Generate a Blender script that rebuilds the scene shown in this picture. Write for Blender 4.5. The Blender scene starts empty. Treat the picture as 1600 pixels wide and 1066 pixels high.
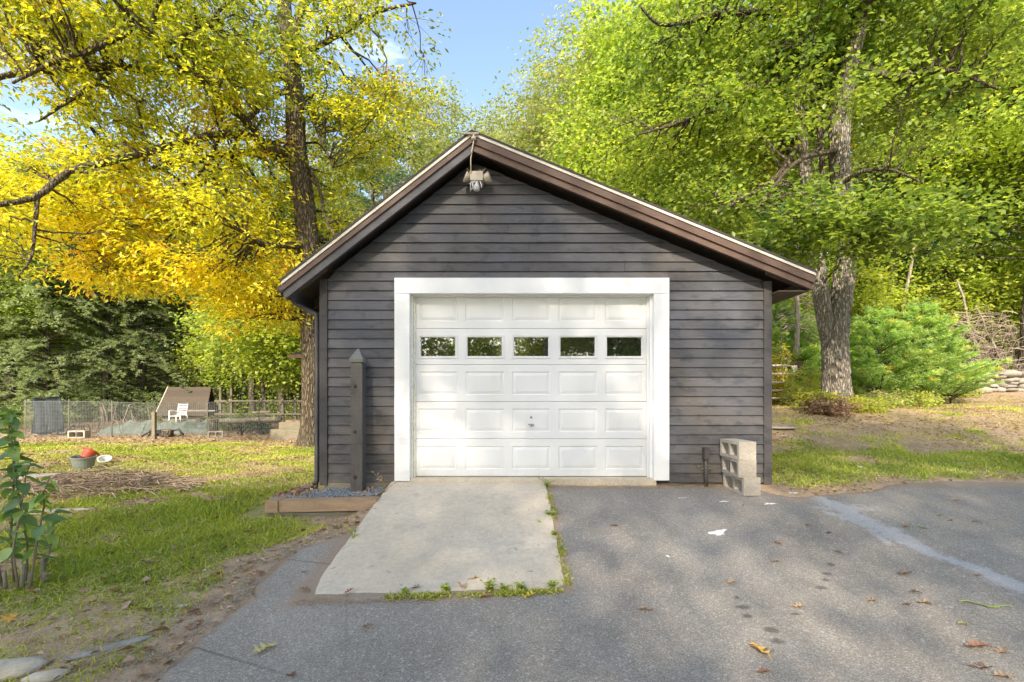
import bpy, bmesh, math, random
import numpy as np
from mathutils import Vector, Matrix
random.seed(7)
rng = np.random.default_rng(11)
R = math.radians
scene = bpy.context.scene
COL = scene.collection

# ------------------------------------------------------------------ camera, sky, sun, exposure
H = 1.42            # eye height above the foot of the drive
F = 711.0           # focal length in photo pixels
cam_d = bpy.data.cameras.new('camera'); cam = bpy.data.objects.new('camera', cam_d); COL.objects.link(cam)
cam.location = (0, 0, H); cam.rotation_euler = (R(90), 0, 0)
cam_d.sensor_width = 36; cam_d.lens = 16.0; cam_d.shift_y = 0.0556; cam_d.clip_end = 2000; cam_d.clip_start = 0.05
scene.camera = cam
SUN_EL, SUN_AZ = R(35), R(195)     # azimuth clockwise from +Y
world = bpy.data.worlds.new('World'); scene.world = world; world.use_nodes = True
wn = world.node_tree; wn.nodes.clear()
sky = wn.nodes.new('ShaderNodeTexSky'); sky.sky_type = 'NISHITA'; sky.sun_disc = False
sky.sun_elevation = SUN_EL; sky.sun_rotation = SUN_AZ; sky.air_density = 1.0; sky.dust_density = 1.2; sky.ozone_density = 1.5
bg = wn.nodes.new('ShaderNodeBackground'); bg.inputs[1].default_value = 0.15
wo = wn.nodes.new('ShaderNodeOutputWorld')
# thin high cloud wisps mixed into the sky
wtc = wn.nodes.new('ShaderNodeTexCoord'); wmp = wn.nodes.new('ShaderNodeMapping'); wmp.inputs['Scale'].default_value = (1.2, 1.2, 5.0)
wnz = wn.nodes.new('ShaderNodeTexNoise'); wnz.inputs['Scale'].default_value = 2.2; wnz.inputs['Detail'].default_value = 6; wnz.inputs['Roughness'].default_value = .6
wrp = wn.nodes.new('ShaderNodeValToRGB'); wrp.color_ramp.elements[0].position = .60; wrp.color_ramp.elements[1].position = .85
wrp.color_ramp.elements[0].color = (0, 0, 0, 1); wrp.color_ramp.elements[1].color = (.55, .55, .55, 1)
wmx = wn.nodes.new('ShaderNodeMixRGB'); wmx.inputs[2].default_value = (7.5, 8.0, 8.6, 1)
wn.links.new(wtc.outputs['Generated'], wmp.inputs[0]); wn.links.new(wmp.outputs[0], wnz.inputs[0]); wn.links.new(wnz.outputs[0], wrp.inputs[0])
wn.links.new(wrp.outputs[0], wmx.inputs[0]); wn.links.new(sky.outputs[0], wmx.inputs[1]); wn.links.new(wmx.outputs[0], bg.inputs[0]); wn.links.new(bg.outputs[0], wo.inputs[0])
sd = bpy.data.lights.new('sun', 'SUN'); sd.energy = 2.25; sd.angle = R(.8); sd.color = (1.0, .92, .80)
sun = bpy.data.objects.new('sun', sd); COL.objects.link(sun)
to_sun = Vector((math.sin(SUN_AZ) * math.cos(SUN_EL), math.cos(SUN_AZ) * math.cos(SUN_EL), math.sin(SUN_EL)))
sun.rotation_euler = (-to_sun).to_track_quat('-Z', 'Y').to_euler(); sun.location = to_sun * 50
vs = scene.view_settings; vs.view_transform = 'Standard'; vs.look = 'None'; vs.gamma = 1; vs.use_curve_mapping = False
vs.exposure = 1.66
vs.use_white_balance = True; vs.white_balance_temperature = 7150; vs.white_balance_tint = 10
scene.cycles.max_bounces = 8; scene.cycles.transmission_bounces = 6; scene.cycles.transparent_max_bounces = 8; scene.cycles.diffuse_bounces = 4

# ------------------------------------------------------------------ helpers
def smooth(a, b, x):
    t = np.clip((x - a) / (b - a), 0, 1); return t * t * (3 - 2 * t)
def snoise(x, y, z=0.0, s=1.0, seed=0.0):       # cheap smooth noise of sines, about -1..1
    x = np.asarray(x) * s + seed * 3.7; y = np.asarray(y) * s - seed * 1.9; z = np.asarray(z) * s + seed
    v = (np.sin(x * 1.7 + 1.3 * np.sin(y * 1.1 + z)) + np.sin(y * 2.1 + 1.7 * np.sin(z * 1.3 + x * .7)) +
         np.sin(z * 1.9 + 1.1 * np.sin(x * 1.5 - y)) + .6 * np.sin(x * 4.3 - y * 3.1 + z * 2.7) + .6 * np.sin(y * 5.1 + x * 3.7 - z * 3.3))
    return v / 3.2
_ys = np.array([-80, 0, 2.0, 2.6, 3.2, 3.8, 4.4, 5.0, 5.4, 80.]); _zs = np.array([-1.42, -1.42, -1.41, -1.395, -1.335, -1.235, -1.125, -1.02, -.985, -.985])
_ty = np.linspace(-80, 80, 6401); _tz = np.interp(_ty, _ys, _zs); _k = np.hanning(25); _tz = np.convolve(np.pad(_tz, 12, 'edge'), _k / _k.sum(), 'valid')
def terrain(x, y):
    x = np.asarray(x, float); y = np.asarray(y, float)
    pz = np.interp(y, _ty, _tz)
    lz = np.interp(y, [-80, 0, 2.3, 3.5, 5, 14, 20, 60], [-1.5, -1.45, -1.38, -1.27, -1.2, -1.2, -1.25, -1.4])
    rz = np.interp(y, [5.4, 7, 9, 11, 14, 15.5, 20, 40, 80], [-.985, -.85, -.53, -.27, -.2, 0, .2, .5, .8]) + .045 * np.clip(x - 12, 0, 12) * smooth(9, 14, y)
    rz = np.where(y > 5.4, rz, pz)
    t1 = smooth(np.interp(y, [2.3, 4.7], [-2.6, -1.72]), np.interp(y, [2.3, 4.7], [-1.5, -1.35]), x)
    t2 = smooth(-1.5, 2.5, x)
    t = t1 + (t2 - t1) * smooth(5.3, 6.2, y)
    z = lz + (rz - lz) * t
    return z + H + .012 * snoise(x, y, 0, 2.3) * smooth(5.2, 6.5, y + 2.2 * (x < -1.8)) + .06 * snoise(x, y, 0, .35) * smooth(14, 25, y)
def tz(x, y): return float(terrain(x, y))
def P(px, py, d): return Vector(((px - 800) / F * d, d, H - (py - 622) / F * d))
def G(px, py):                                   # the ground point behind a photo pixel
    d = np.arange(1.2, 70, .01); x = (px - 800) / F * d; z = H - (py - 622) / F * d
    h = terrain(x, d); i = np.argmax(z <= h)
    if z[i] > h[i]: i = len(d) - 1
    return Vector((x[i], d[i], h[i]))
def link(o, parent=None):
    COL.objects.link(o)
    if parent is not None: o.parent = parent
    return o
def tag(o, label=None, cat=None, group=None, kind=None):
    if label: o['label'] = label
    if cat: o['category'] = cat
    if group: o['group'] = group
    if kind: o['kind'] = kind
    return o
def thing(name, loc, label, cat, group=None, rz=0):
    o = bpy.data.objects.new(name, None); o.location = loc; o.rotation_euler = (0, 0, rz); o.empty_display_size = .1
    link(o); return tag(o, label, cat, group)
def obj(name, me, mat=None, parent=None, world_coords=True):
    """world_coords: the mesh was written in world coordinates; bring it into its parent's frame"""
    if mat is not None and len(me.materials) == 0: me.materials.append(mat)
    o = bpy.data.objects.new(name, me); link(o, parent)
    if parent is not None and world_coords:
        m = Matrix.LocRotScale(parent.location, parent.rotation_euler, parent.scale)
        pp = parent.parent
        while pp is not None:
            m = Matrix.LocRotScale(pp.location, pp.rotation_euler, pp.scale) @ m; pp = pp.parent
        me.transform(m.inverted())
    return o
def mesh(name, verts, faces, smooth_=False):
    me = bpy.data.meshes.new(name); me.from_pydata([tuple(v) for v in verts], [], faces); me.update()
    if smooth_: me.polygons.foreach_set('use_smooth', [True] * len(me.polygons))
    return me
def bm_mesh(name, bm, sm=False):
    me = bpy.data.meshes.new(name); bm.normal_update(); bm.to_mesh(me); bm.free()
    if sm: me.polygons.foreach_set('use_smooth', [True] * len(me.polygons))
    return me
def box_mesh(x0, x1, y0, y1, z0, z1, bev=0.0, jit=0.0):
    bm = bmesh.new()
    vs_ = [bm.verts.new((x + random.uniform(-jit, jit), y + random.uniform(-jit, jit), z + random.uniform(-jit, jit))) for x, y, z in
           [(x0, y0, z0), (x1, y0, z0), (x1, y1, z0), (x0, y1, z0), (x0, y0, z1), (x1, y0, z1), (x1, y1, z1), (x0, y1, z1)]]
    for f in [(0, 3, 2, 1), (4, 5, 6, 7), (0, 1, 5, 4), (1, 2, 6, 5), (2, 3, 7, 6), (3, 0, 4, 7)]: bm.faces.new([vs_[i] for i in f])
    if bev: bmesh.ops.bevel(bm, geom=list(bm.edges), offset=bev, segments=2, affect='EDGES', profile=.6)
    return bm_mesh('box', bm)
def prism_xz(poly, y0, y1, bev=0.0):             # polygon in x,z given thickness along y
    bm = bmesh.new(); a = [bm.verts.new((x, y0, z)) for x, z in poly]; b = [bm.verts.new((x, y1, z)) for x, z in poly]
    n = len(poly); bm.faces.new(a); bm.faces.new(b[::-1])
    for i in range(n): bm.faces.new((a[i], b[i], b[(i + 1) % n], a[(i + 1) % n]))
    bmesh.ops.recalc_face_normals(bm, faces=bm.faces)
    if bev: bmesh.ops.bevel(bm, geom=list(bm.edges), offset=bev, segments=1, affect='EDGES')
    return bm_mesh('prism', bm)
class Tubes:
    def __init__(s): s.v = []; s.f = []; s.n = 0
    def add(s, pts, rad, sides=6, cap=True, wob=0.0):
        pts = np.asarray(pts, float); n = len(pts); rad = np.broadcast_to(np.asarray(rad, float), (n,))
        t = np.gradient(pts, axis=0); t /= np.linalg.norm(t, axis=1)[:, None] + 1e-9
        ref = np.array([0, 0, 1.]) if abs(t[:, 2]).mean() < .75 else np.array([1., .1, 0])
        u = np.cross(t, ref); u /= np.linalg.norm(u, axis=1)[:, None] + 1e-9; w = np.cross(t, u)
        a = np.linspace(0, 2 * np.pi, sides, endpoint=False)
        r = rad[:, None] * (1 + (wob * rng.uniform(-1, 1, (n, sides)) if wob else 0))
        ring = pts[:, None, :] + (r * np.cos(a))[..., None] * u[:, None, :] + (r * np.sin(a))[..., None] * w[:, None, :]
        s.v.append(ring.reshape(-1, 3)); b = s.n
        i = np.arange(n - 1)[:, None] * sides; j = np.arange(sides)[None, :]; k = (j + 1) % sides
        q = np.stack([b + i + j, b + i + k, b + i + sides + k, b + i + sides + j], -1).reshape(-1, 4)
        s.f.append(q); s.n += n * sides
        if cap:
            s.v.append(pts[[0, -1]]); c0 = s.n; s.n += 2; jj = np.arange(sides); kk = (jj + 1) % sides
            s.f.append(np.stack([b + kk, b + jj, np.full(sides, c0), np.full(sides, c0)], -1))
            e = b + (n - 1) * sides
            s.f.append(np.stack([e + jj, e + kk, np.full(sides, c0 + 1), np.full(sides, c0 + 1)], -1))
    def mesh(s, name, sm=True):
        v = np.concatenate(s.v); f = np.concatenate(s.f); return quick_mesh(name, v, f, sm)
def quick_mesh(name, v, f, sm=True):
    """f: (n,4) int array; a row whose last two indices agree is a triangle"""
    tri = f[:, 2] == f[:, 3]; me = bpy.data.meshes.new(name)
    cnt = np.where(tri, 3, 4); start = np.concatenate([[0], np.cumsum(cnt)[:-1]]); mask = np.ones(f.shape, bool); mask[tri, 3] = False
    loops = f[mask]
    me.vertices.add(len(v)); me.vertices.foreach_set('co', np.asarray(v, np.float32).ravel())
    me.loops.add(len(loops)); me.loops.foreach_set('vertex_index', loops.astype(np.int32))
    me.polygons.add(len(f)); me.polygons.foreach_set('loop_start', start.astype(np.int32)); me.polygons.foreach_set('loop_total', cnt.astype(np.int32))
    if sm: me.polygons.foreach_set('use_smooth', np.ones(len(f), bool))
    me.update(calc_edges=True); return me
def set_attr(me, name, vals):
    a = me.attributes.new(name, 'FLOAT', 'POINT'); a.data.foreach_set('value', np.asarray(vals, np.float32))

# ------------------------------------------------------------------ materials
def nodes(name):
    m = bpy.data.materials.new(name); m.use_nodes = True; nt = m.node_tree; nt.nodes.clear()
    out = nt.nodes.new('ShaderNodeOutputMaterial'); return m, nt, out
def N(nt, typ, **kw):
    n = nt.nodes.new(typ)
    for k, v in kw.items():
        if k in ('operation', 'blend_type', 'feature', 'attribute_name', 'vector_type', 'distance'): setattr(n, k, v)
        else: n.inputs[k.replace('_', ' ')].default_value = v
    return n
def rgb(c): return (c[0], c[1], c[2], 1)
def noise(nt, scale, src='pos', detail=5, rough=.6, stretch=None):
    if src == 'pos': s = N(nt, 'ShaderNodeNewGeometry').outputs['Position']
    else: s = N(nt, 'ShaderNodeTexCoord').outputs['Object']
    if stretch:
        mp = N(nt, 'ShaderNodeMapping'); mp.inputs['Scale'].default_value = stretch; nt.links.new(s, mp.inputs[0]); s = mp.outputs[0]
    n = N(nt, 'ShaderNodeTexNoise', Scale=scale, Detail=detail, Roughness=rough); nt.links.new(s, n.inputs['Vector']); return n.outputs[0]
def ramp(nt, fac, stops):
    r = nt.nodes.new('ShaderNodeValToRGB'); e = r.color_ramp.elements
    while len(e) < len(stops): e.new(.5)
    for i, (p, c) in enumerate(stops):
        e[i].position = p; e[i].color = rgb(c) if not isinstance(c, (int, float)) else (c, c, c, 1)
    nt.links.new(fac, r.inputs[0]); return r.outputs[0]
def mix(nt, fac, a, b, mode='MIX'):
    m = nt.nodes.new('ShaderNodeMixRGB'); m.blend_type = mode
    for i, v in ((0, fac), (1, a), (2, b)):
        if isinstance(v, (int, float)): m.inputs[i].default_value = v if i == 0 else (v, v, v, 1)
        elif isinstance(v, tuple): m.inputs[i].default_value = rgb(v)
        else: nt.links.new(v, m.inputs[i])
    return m.outputs[0]
def attr(nt, name): return N(nt, 'ShaderNodeAttribute', attribute_name=name).outputs['Fac']
def math_(nt, op, a, b=0.0):
    m = nt.nodes.new('ShaderNodeMath'); m.operation = op
    for i, v in ((0, a), (1, b)):
        if isinstance(v, (int, float)): m.inputs[i].default_value = v
        else: nt.links.new(v, m.inputs[i])
    return m.outputs[0]
def finish(nt, out, color, rough=.7, height=None, bump=.3, dist=.01, spec=.5, metallic=0):
    p = nt.nodes.new('ShaderNodeBsdfPrincipled')
    if isinstance(color, tuple): p.inputs['Base Color'].default_value = rgb(color)
    else: nt.links.new(color, p.inputs['Base Color'])
    if isinstance(rough, (int, float)): p.inputs['Roughness'].default_value = rough
    else: nt.links.new(rough, p.inputs['Roughness'])
    p.inputs['Specular IOR Level'].default_value = spec; p.inputs['Metallic'].default_value = metallic
    if height is not None:
        b = nt.nodes.new('ShaderNodeBump'); b.inputs['Strength'].default_value = bump; b.inputs['Distance'].default_value = dist
        nt.links.new(height, b.inputs['Height']); nt.links.new(b.outputs[0], p.inputs['Normal'])
    nt.links.new(p.outputs[0], out.inputs[0]); return p
def rnd(nt): return N(nt, 'ShaderNodeObjectInfo').outputs['Random']
def simple(name, c1, c2, scale=6, rough=.7, bump=.25, stretch=None, dist=.006, spec=.4, metallic=0, src='pos', var=.15):
    m, nt, out = nodes(name); n = noise(nt, scale, src, 6, .65, stretch); n2 = noise(nt, scale * 5.3, src, 4, .6, stretch)
    f = ramp(nt, n, [(.3, 0), (.7, 1)]); c = mix(nt, f, c1, c2)
    c = mix(nt, 1.0, c, ramp(nt, n2, [(.25, .78), (.75, 1.12)]), 'MULTIPLY')
    if var: c = mix(nt, 1.0, c, ramp(nt, rnd(nt), [(0, 1 - var), (1, 1 + var)]), 'MULTIPLY')
    finish(nt, out, c, rough, n2, bump, dist, spec, metallic); return m
def leaf_mat(name, stops, transl=.45, rough=.42, spec=.5, tmul=1.25):
    m, nt, out = nodes(name); c = ramp(nt, attr(nt, 'tint'), stops)
    n = noise(nt, .9, 'obj', 3, .5); c = mix(nt, 1.0, c, ramp(nt, n, [(.3, .8), (.7, 1.2)]), 'MULTIPLY')
    c = mix(nt, 1.0, c, ramp(nt, rnd(nt), [(0, .85), (1, 1.15)]), 'MULTIPLY')
    p = finish(nt, out, c, rough, spec=spec)
    t = nt.nodes.new('ShaderNodeBsdfTranslucent'); ct = mix(nt, 1.0, c, (tmul * 1.05, tmul, tmul * .55), 'MULTIPLY'); nt.links.new(ct, t.inputs[0])
    ms = nt.nodes.new('ShaderNodeMixShader'); ms.inputs[0].default_value = transl
    nt.links.new(p.outputs[0], ms.inputs[1]); nt.links.new(t.outputs[0], ms.inputs[2]); nt.links.new(ms.outputs[0], out.inputs[0]); return m

M = {}
# weathered grey-brown stained clapboard
def siding_mat(name, base, brown, warm):
    m, nt, out = nodes(name)
    g = noise(nt, 9, 'pos', 6, .7, (1, 1, 14)); big = noise(nt, 1.1, 'pos', 4, .55); patch = noise(nt, 5.5, 'pos', 3, .5, (1, 1, 1.6)); fine = noise(nt, 60, 'pos', 3, .6, (.25, 1, 3))
    c = mix(nt, ramp(nt, big, [(.38, 0), (.68, 1)]), base, brown)
    c = mix(nt, ramp(nt, patch, [(.56, 0), (.64, .7)]), c, tuple(v * .62 for v in base))
    c = mix(nt, 1.0, c, ramp(nt, g, [(.2, .62), (.8, 1.34)]), 'MULTIPLY'); c = mix(nt, 1.0, c, ramp(nt, fine, [(.2, .88), (.8, 1.12)]), 'MULTIPLY')
    c = mix(nt, ramp(nt, noise(nt, 38, 'pos', 2, .5), [(.74, 0), (.78, .35)]), c, (.35, .33, .3))
    c = mix(nt, 1.0, c, ramp(nt, rnd(nt), [(0, .8), (1, 1.2)]), 'MULTIPLY')
    sx = N(nt, 'ShaderNodeSeparateXYZ'); nt.links.new(N(nt, 'ShaderNodeNewGeometry').outputs['Position'], sx.inputs[0]); lz = ramp(nt, math_(nt, 'SUBTRACT', 1.0, sx.outputs['Z']), [(.25, 0), (.58, .28)])
    c = mix(nt, math_(nt, 'MULTIPLY', lz, ramp(nt, noise(nt, 10, detail=6, rough=.75), [(.4, 0), (.65, 1)])), c, (.20, .165, .13))
    finish(nt, out, c, .62, g, .35, .004, .35); return m
M['siding'] = siding_mat('stained_siding', (.080, .083, .098), (.095, .084, .078), 0)
M['corner'] = siding_mat('stained_corner_board', (.062, .06, .066), (.068, .06, .055), 0)
M['rake_grey'] = simple('grey_rake_board', (.095, .092, .104), (.13, .123, .132), 8, .6, .3, (1, 1, 6))
M['rake_brown'] = simple('brown_rake_board', (.125, .075, .057), (.165, .105, .08), 7, .6, .3, (1, 1, 6))
M['soffit'] = simple('soffit_wood', (.08, .058, .045), (.12, .09, .07), 7, .8, .3)
M['metal_edge'] = simple('drip_edge', (.62, .57, .48), (.75, .7, .6), 9, .45, .1)
M['shingle'] = simple('roof_shingle', (.05, .045, .04), (.11, .1, .09), 40, .9, .6)
m, nt, out = nodes('white_paint')
c = mix(nt, ramp(nt, noise(nt, 1.4), [(.35, 0), (.7, 1)]), (.76, .77, .785), (.70, .71, .72)); c = mix(nt, ramp(nt, noise(nt, 30, detail=3), [(.70, 0), (.8, .4)]), c, (.5, .47, .42))
gz_ = N(nt, 'ShaderNodeSeparateXYZ'); nt.links.new(N(nt, 'ShaderNodeNewGeometry').outputs['Position'], gz_.inputs[0]); lowz = ramp(nt, math_(nt, 'SUBTRACT', 1.0, gz_.outputs['Z']), [(.30, 0), (.52, .55)])
c = mix(nt, math_(nt, 'MULTIPLY', lowz, ramp(nt, noise(nt, 7, detail=6, rough=.7, stretch=(1, 1, .5)), [(.40, 0), (.7, 1)])), c, (.60, .55, .46))
c = mix(nt, ramp(nt, noise(nt, 3, detail=5, rough=.7, stretch=(2.5, 1, .35)), [(.56, 0), (.72, .3)]), c, (.66, .64, .58))
finish(nt, out, c, .5, noise(nt, 45), .06, .002, .4); M['white'] = m
m, nt, out = nodes('white_casing_paint'); g = noise(nt, 25, 'pos', 4, .6, (1, 1, 1))
finish(nt, out, mix(nt, ramp(nt, noise(nt, 4), [(.3, 0), (.7, 1)]), (.79, .80, .815), (.74, .75, .76)), .55, g, .08, .002, .35); M['casing'] = m
M['cream'] = simple('cream_jamb', (.66, .64, .55), (.74, .73, .66), 5, .6, .05)
m, nt, out = nodes('window_glass'); p = finish(nt, out, (.012, .014, .012), .02, noise(nt, 2.2, detail=2), .05, .01, .5); p.inputs['IOR'].default_value = 2.8; M['glass'] = m
M['rubber'] = simple('black_rubber', (.02, .02, .02), (.035, .035, .03), 20, .7, .1)
m, nt, out = nodes('concrete')
c = mix(nt, ramp(nt, noise(nt, 1.3), [(.3, 0), (.72, 1)]), (.56, .465, .345), (.67, .58, .45)); c = mix(nt, ramp(nt, noise(nt, 4.5, rough=.7), [(.55, 0), (.72, .45)]), c, (.37, .325, .26))
c = mix(nt, ramp(nt, noise(nt, 2.6, detail=7, rough=.75), [(.5, 0), (.62, .35), (.66, 0)]), c, (.36, .31, .24)); c = mix(nt, 1.0, c, ramp(nt, noise(nt, 140, detail=2), [(.25, .8), (.75, 1.15)]), 'MULTIPLY'); c = mix(nt, 1.0, c, ramp(nt, noise(nt, 22, detail=5, rough=.75), [(.3, .86), (.7, 1.1)]), 'MULTIPLY'); c = mix(nt, ramp(nt, noise(nt, 17, detail=2, rough=.4), [(.73, 0), (.76, .6)]), c, (.16, .14, .12))
finish(nt, out, c, .85, noise(nt, 110), .3, .003, .3); M['concrete'] = m
M['block'] = simple('concrete_block', (.33, .295, .25), (.42, .38, .325), 9, .9, .5)
M['timber'] = simple('landscape_timber', (.30, .19, .115), (.42, .30, .20), 5, .8, .4, (1, 8, 8))
M['old_timber'] = simple('weathered_timber', (.17, .15, .105), (.27, .24, .18), 5, .85, .4, (1, 1, 7))
M['dim_rail'] = simple('dim_rail_wood', (.10, .085, .06), (.16, .135, .10), 5, .85, .3)
M['post'] = simple('dark_grey_post', (.055, .05, .048), (.085, .078, .075), 7, .6, .3, (6, 6, 1))
M['post_cap'] = simple('grey_post_cap', (.14, .14, .135), (.2, .2, .19), 10, .6, .2)
M['hole'] = simple('raw_wood_hole', (.10, .06, .035), (.05, .03, .02), 20, .9, .2)
M['plastic_cream'] = simple('aged_cream_plastic', (.5, .42, .32), (.62, .54, .43), 15, .5, .1)
M['plastic_white'] = simple('white_plastic', (.7, .7, .68), (.8, .8, .78), 12, .4, .05)
M['steel'] = simple('galvanised_steel', (.35, .33, .3), (.5, .48, .45), 14, .5, .15, metallic=.5)
M['lock'] = simple('lock_metal', (.25, .24, .2), (.35, .34, .3), 30, .4, .1, metallic=.7)
M['gutter'] = simple('dark_gutter', (.05, .048, .048), (.075, .07, .068), 9, .45, .1)
M['bucket'] = simple('grey_bucket', (.22, .25, .22), (.3, .33, .3), 9, .6, .1)
M['red_pot'] = simple('red_plastic_pot', (.5, .07, .03), (.62, .12, .05), 9, .5, .1)
M['terracotta'] = simple('terracotta', (.4, .13, .06), (.5, .2, .1), 9, .7, .1)
M['clear'] = simple('cloudy_plastic', (.55, .55, .52), (.75, .75, .72), 30, .3, .2)
M['twig'] = simple('dry_twig', (.42, .29, .19), (.58, .44, .31), 12, .85, .3)
M['dead'] = simple('dead_branch', (.26, .2, .155), (.4, .32, .26), 9, .85, .3)
M['tarp'] = simple('blue_grey_tarp', (.06, .09, .12), (.12, .16, .19), 7, .5, .3)
M['green_slat'] = simple('pale_green_slat', (.09, .13, .10), (.17, .22, .18), 9, .5, .2)
M['black'] = simple('black_tube', (.02, .022, .025), (.05, .05, .055), 9, .5, .2)
M['wire'] = simple('wire_mesh', (.22, .24, .23), (.34, .36, .34), 9, .5, .1)
M['coop'] = simple('brown_coop_roof', (.065, .05, .036), (.10, .077, .055), 18, .9, .5)
M['stone'] = simple('field_stone', (.26, .235, .2), (.42, .385, .33), 5, .9, .7, dist=.02)
M['flag'] = simple('pale_flagstone', (.42, .35, .26), (.60, .53, .42), 6, .9, .6, (1, 1, 3), dist=.01)
M['crumb'] = simple('dirt_crumb', (.30, .21, .14), (.48, .37, .26), 20, .9, .2)
M['gravel'] = simple('blue_gravel', (.25, .28, .31), (.42, .45, .47), 20, .85, .3, var=.3)
M['paint'] = simple('white_paint_spill', (.8, .8, .8), (.85, .85, .85), 20, .35, .1, var=0)
M['gate'] = simple('pinkish_gate_tube', (.72, .58, .48), (.82, .70, .60), 9, .5, .15)
M['gate_post'] = simple('dark_gate_post', (.09, .055, .04), (.15, .1, .07), 9, .85, .4, (4, 4, 1))
def bark_mat(name, c1, c2, c3, sc=7, b=1.0):
    m, nt, out = nodes(name)
    s = N(nt, 'ShaderNodeTexCoord').outputs['Object']; mp = N(nt, 'ShaderNodeMapping'); mp.inputs['Scale'].default_value = (1, 1, .22); nt.links.new(s, mp.inputs[0])
    nn = N(nt, 'ShaderNodeTexNoise', Scale=4, Detail=4); nt.links.new(mp.outputs[0], nn.inputs['Vector']); mv = mix(nt, .12, mp.outputs[0], nn.outputs['Color'])
    v = N(nt, 'ShaderNodeTexVoronoi', Scale=sc * 2.2, feature='DISTANCE_TO_EDGE'); nt.links.new(mv, v.inputs['Vector'])
    h = ramp(nt, v.outputs['Distance'], [(0, 0), (.25, 1)]); n2 = noise(nt, 14, 'obj', 6, .7)
    c = mix(nt, h, c1, c2); c = mix(nt, ramp(nt, noise(nt, 1.6, 'obj', 4), [(.5, 0), (.7, .6)]), c, c3); c = mix(nt, 1.0, c, ramp(nt, n2, [(.25, .7), (.75, 1.2)]), 'MULTIPLY')
    hh = math_(nt, 'ADD', h, math_(nt, 'MULTIPLY', n2, .5)); finish(nt, out, c, .95, hh, b, .03, .15); return m
M['bark_oak'] = bark_mat('oak_bark', (.17, .145, .115), (.38, .335, .28), (.33, .32, .23), 11)
M['bark_hickory'] = bark_mat('hickory_bark', (.07, .055, .04), (.19, .15, .105), (.15, .14, .09), 10)
M['bark'] = bark_mat('forest_bark', (.07, .055, .045), (.18, .15, .12), (.16, .17, .11), 8)
M['bark_pale'] = bark_mat('pale_bark', (.25, .2, .16), (.42, .37, .3), (.3, .28, .2), 8, .5)
M['leaf_yellow'] = leaf_mat('yellow_leaves', [(0, (.14, .20, .03)), (.25, (.34, .38, .05)), (.45, (.64, .62, .05)), (.8, (.80, .66, .07)), (1, (.60, .30, .06))], .5, tmul=1.5)
M['leaf_green'] = leaf_mat('bright_green_leaves', [(0, (.09, .17, .04)), (.4, (.28, .385, .075)), (.75, (.45, .53, .09)), (1, (.58, .56, .12))], .52, tmul=1.6)
M['leaf_mid'] = leaf_mat('mid_green_leaves', [(0, (.09, .15, .05)), (.5, (.22, .29, .09)), (1, (.42, .44, .16))], .45, tmul=1.4)
M['leaf_dark'] = leaf_mat('dark_green_leaves', [(0, (.04, .08, .025)), (.6, (.09, .16, .04)), (1, (.18, .26, .05))], .4)
M['needle_hemlock'] = leaf_mat('hemlock_needles', [(0, (.14, .20, .09)), (.6, (.32, .40, .20)), (1, (.46, .42, .25))], .45, tmul=1.6)
M['needle_pine'] = leaf_mat('pine_needles', [(0, (.22, .36, .13)), (.6, (.42, .60, .22)), (.9, (.62, .68, .22)), (1, (.7, .45, .1))], .5, tmul=1.5)
M['needle_dark'] = leaf_mat('dark_pine_needles', [(0, (.06, .11, .06)), (1, (.16, .25, .11))], .35)
M['grass'] = leaf_mat('grass_blades', [(0, (.13, .21, .03)), (.4, (.34, .42, .05)), (.7, (.54, .54, .10)), (1, (.66, .55, .30))], .35)
M['litter'] = leaf_mat('dry_leaf_litter', [(0, (.24, .13, .08)), (.5, (.42, .26, .16)), (1, (.58, .43, .30))], .15)
M['shrub_leaf'] = leaf_mat('shrub_leaf', [(0, (.10, .19, .07)), (.6, (.19, .31, .10)), (1, (.34, .48, .10))], .4, .33, .6, 1.5)
# earth under lawn and woods
m, nt, out = nodes('ground_earth'); g = attr(nt, 'grassy'); n1 = noise(nt, 7, detail=6, rough=.7); n2 = noise(nt, 55, detail=4, rough=.7); n3 = noise(nt, 1.6, detail=4)
soil = mix(nt, ramp(nt, n1, [(.35, 0), (.65, 1)]), (.36, .25, .16), (.52, .385, .26)); soil = mix(nt, ramp(nt, n2, [(.55, 0), (.7, .8)]), soil, (.17, .10, .065))
th = mix(nt, ramp(nt, n1, [(.35, 0), (.6, 1)]), (.27, .28, .08), (.45, .39, .18)); th = mix(nt, ramp(nt, n2, [(.5, 0), (.65, .7)]), th, (.07, .08, .03))
c = mix(nt, ramp(nt, math_(nt, 'ADD', g, math_(nt, 'MULTIPLY', math_(nt, 'SUBTRACT', n3, .5), .6)), [(.35, 0), (.65, 1)]), soil, th)
c = mix(nt, attr(nt, 'woods'), c, mix(nt, n1, (.10, .07, .04), (.22, .15, .09)))
finish(nt, out, c, .95, math_(nt, 'ADD', n2, n1), .9, .02, .1); M['ground'] = m
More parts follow.
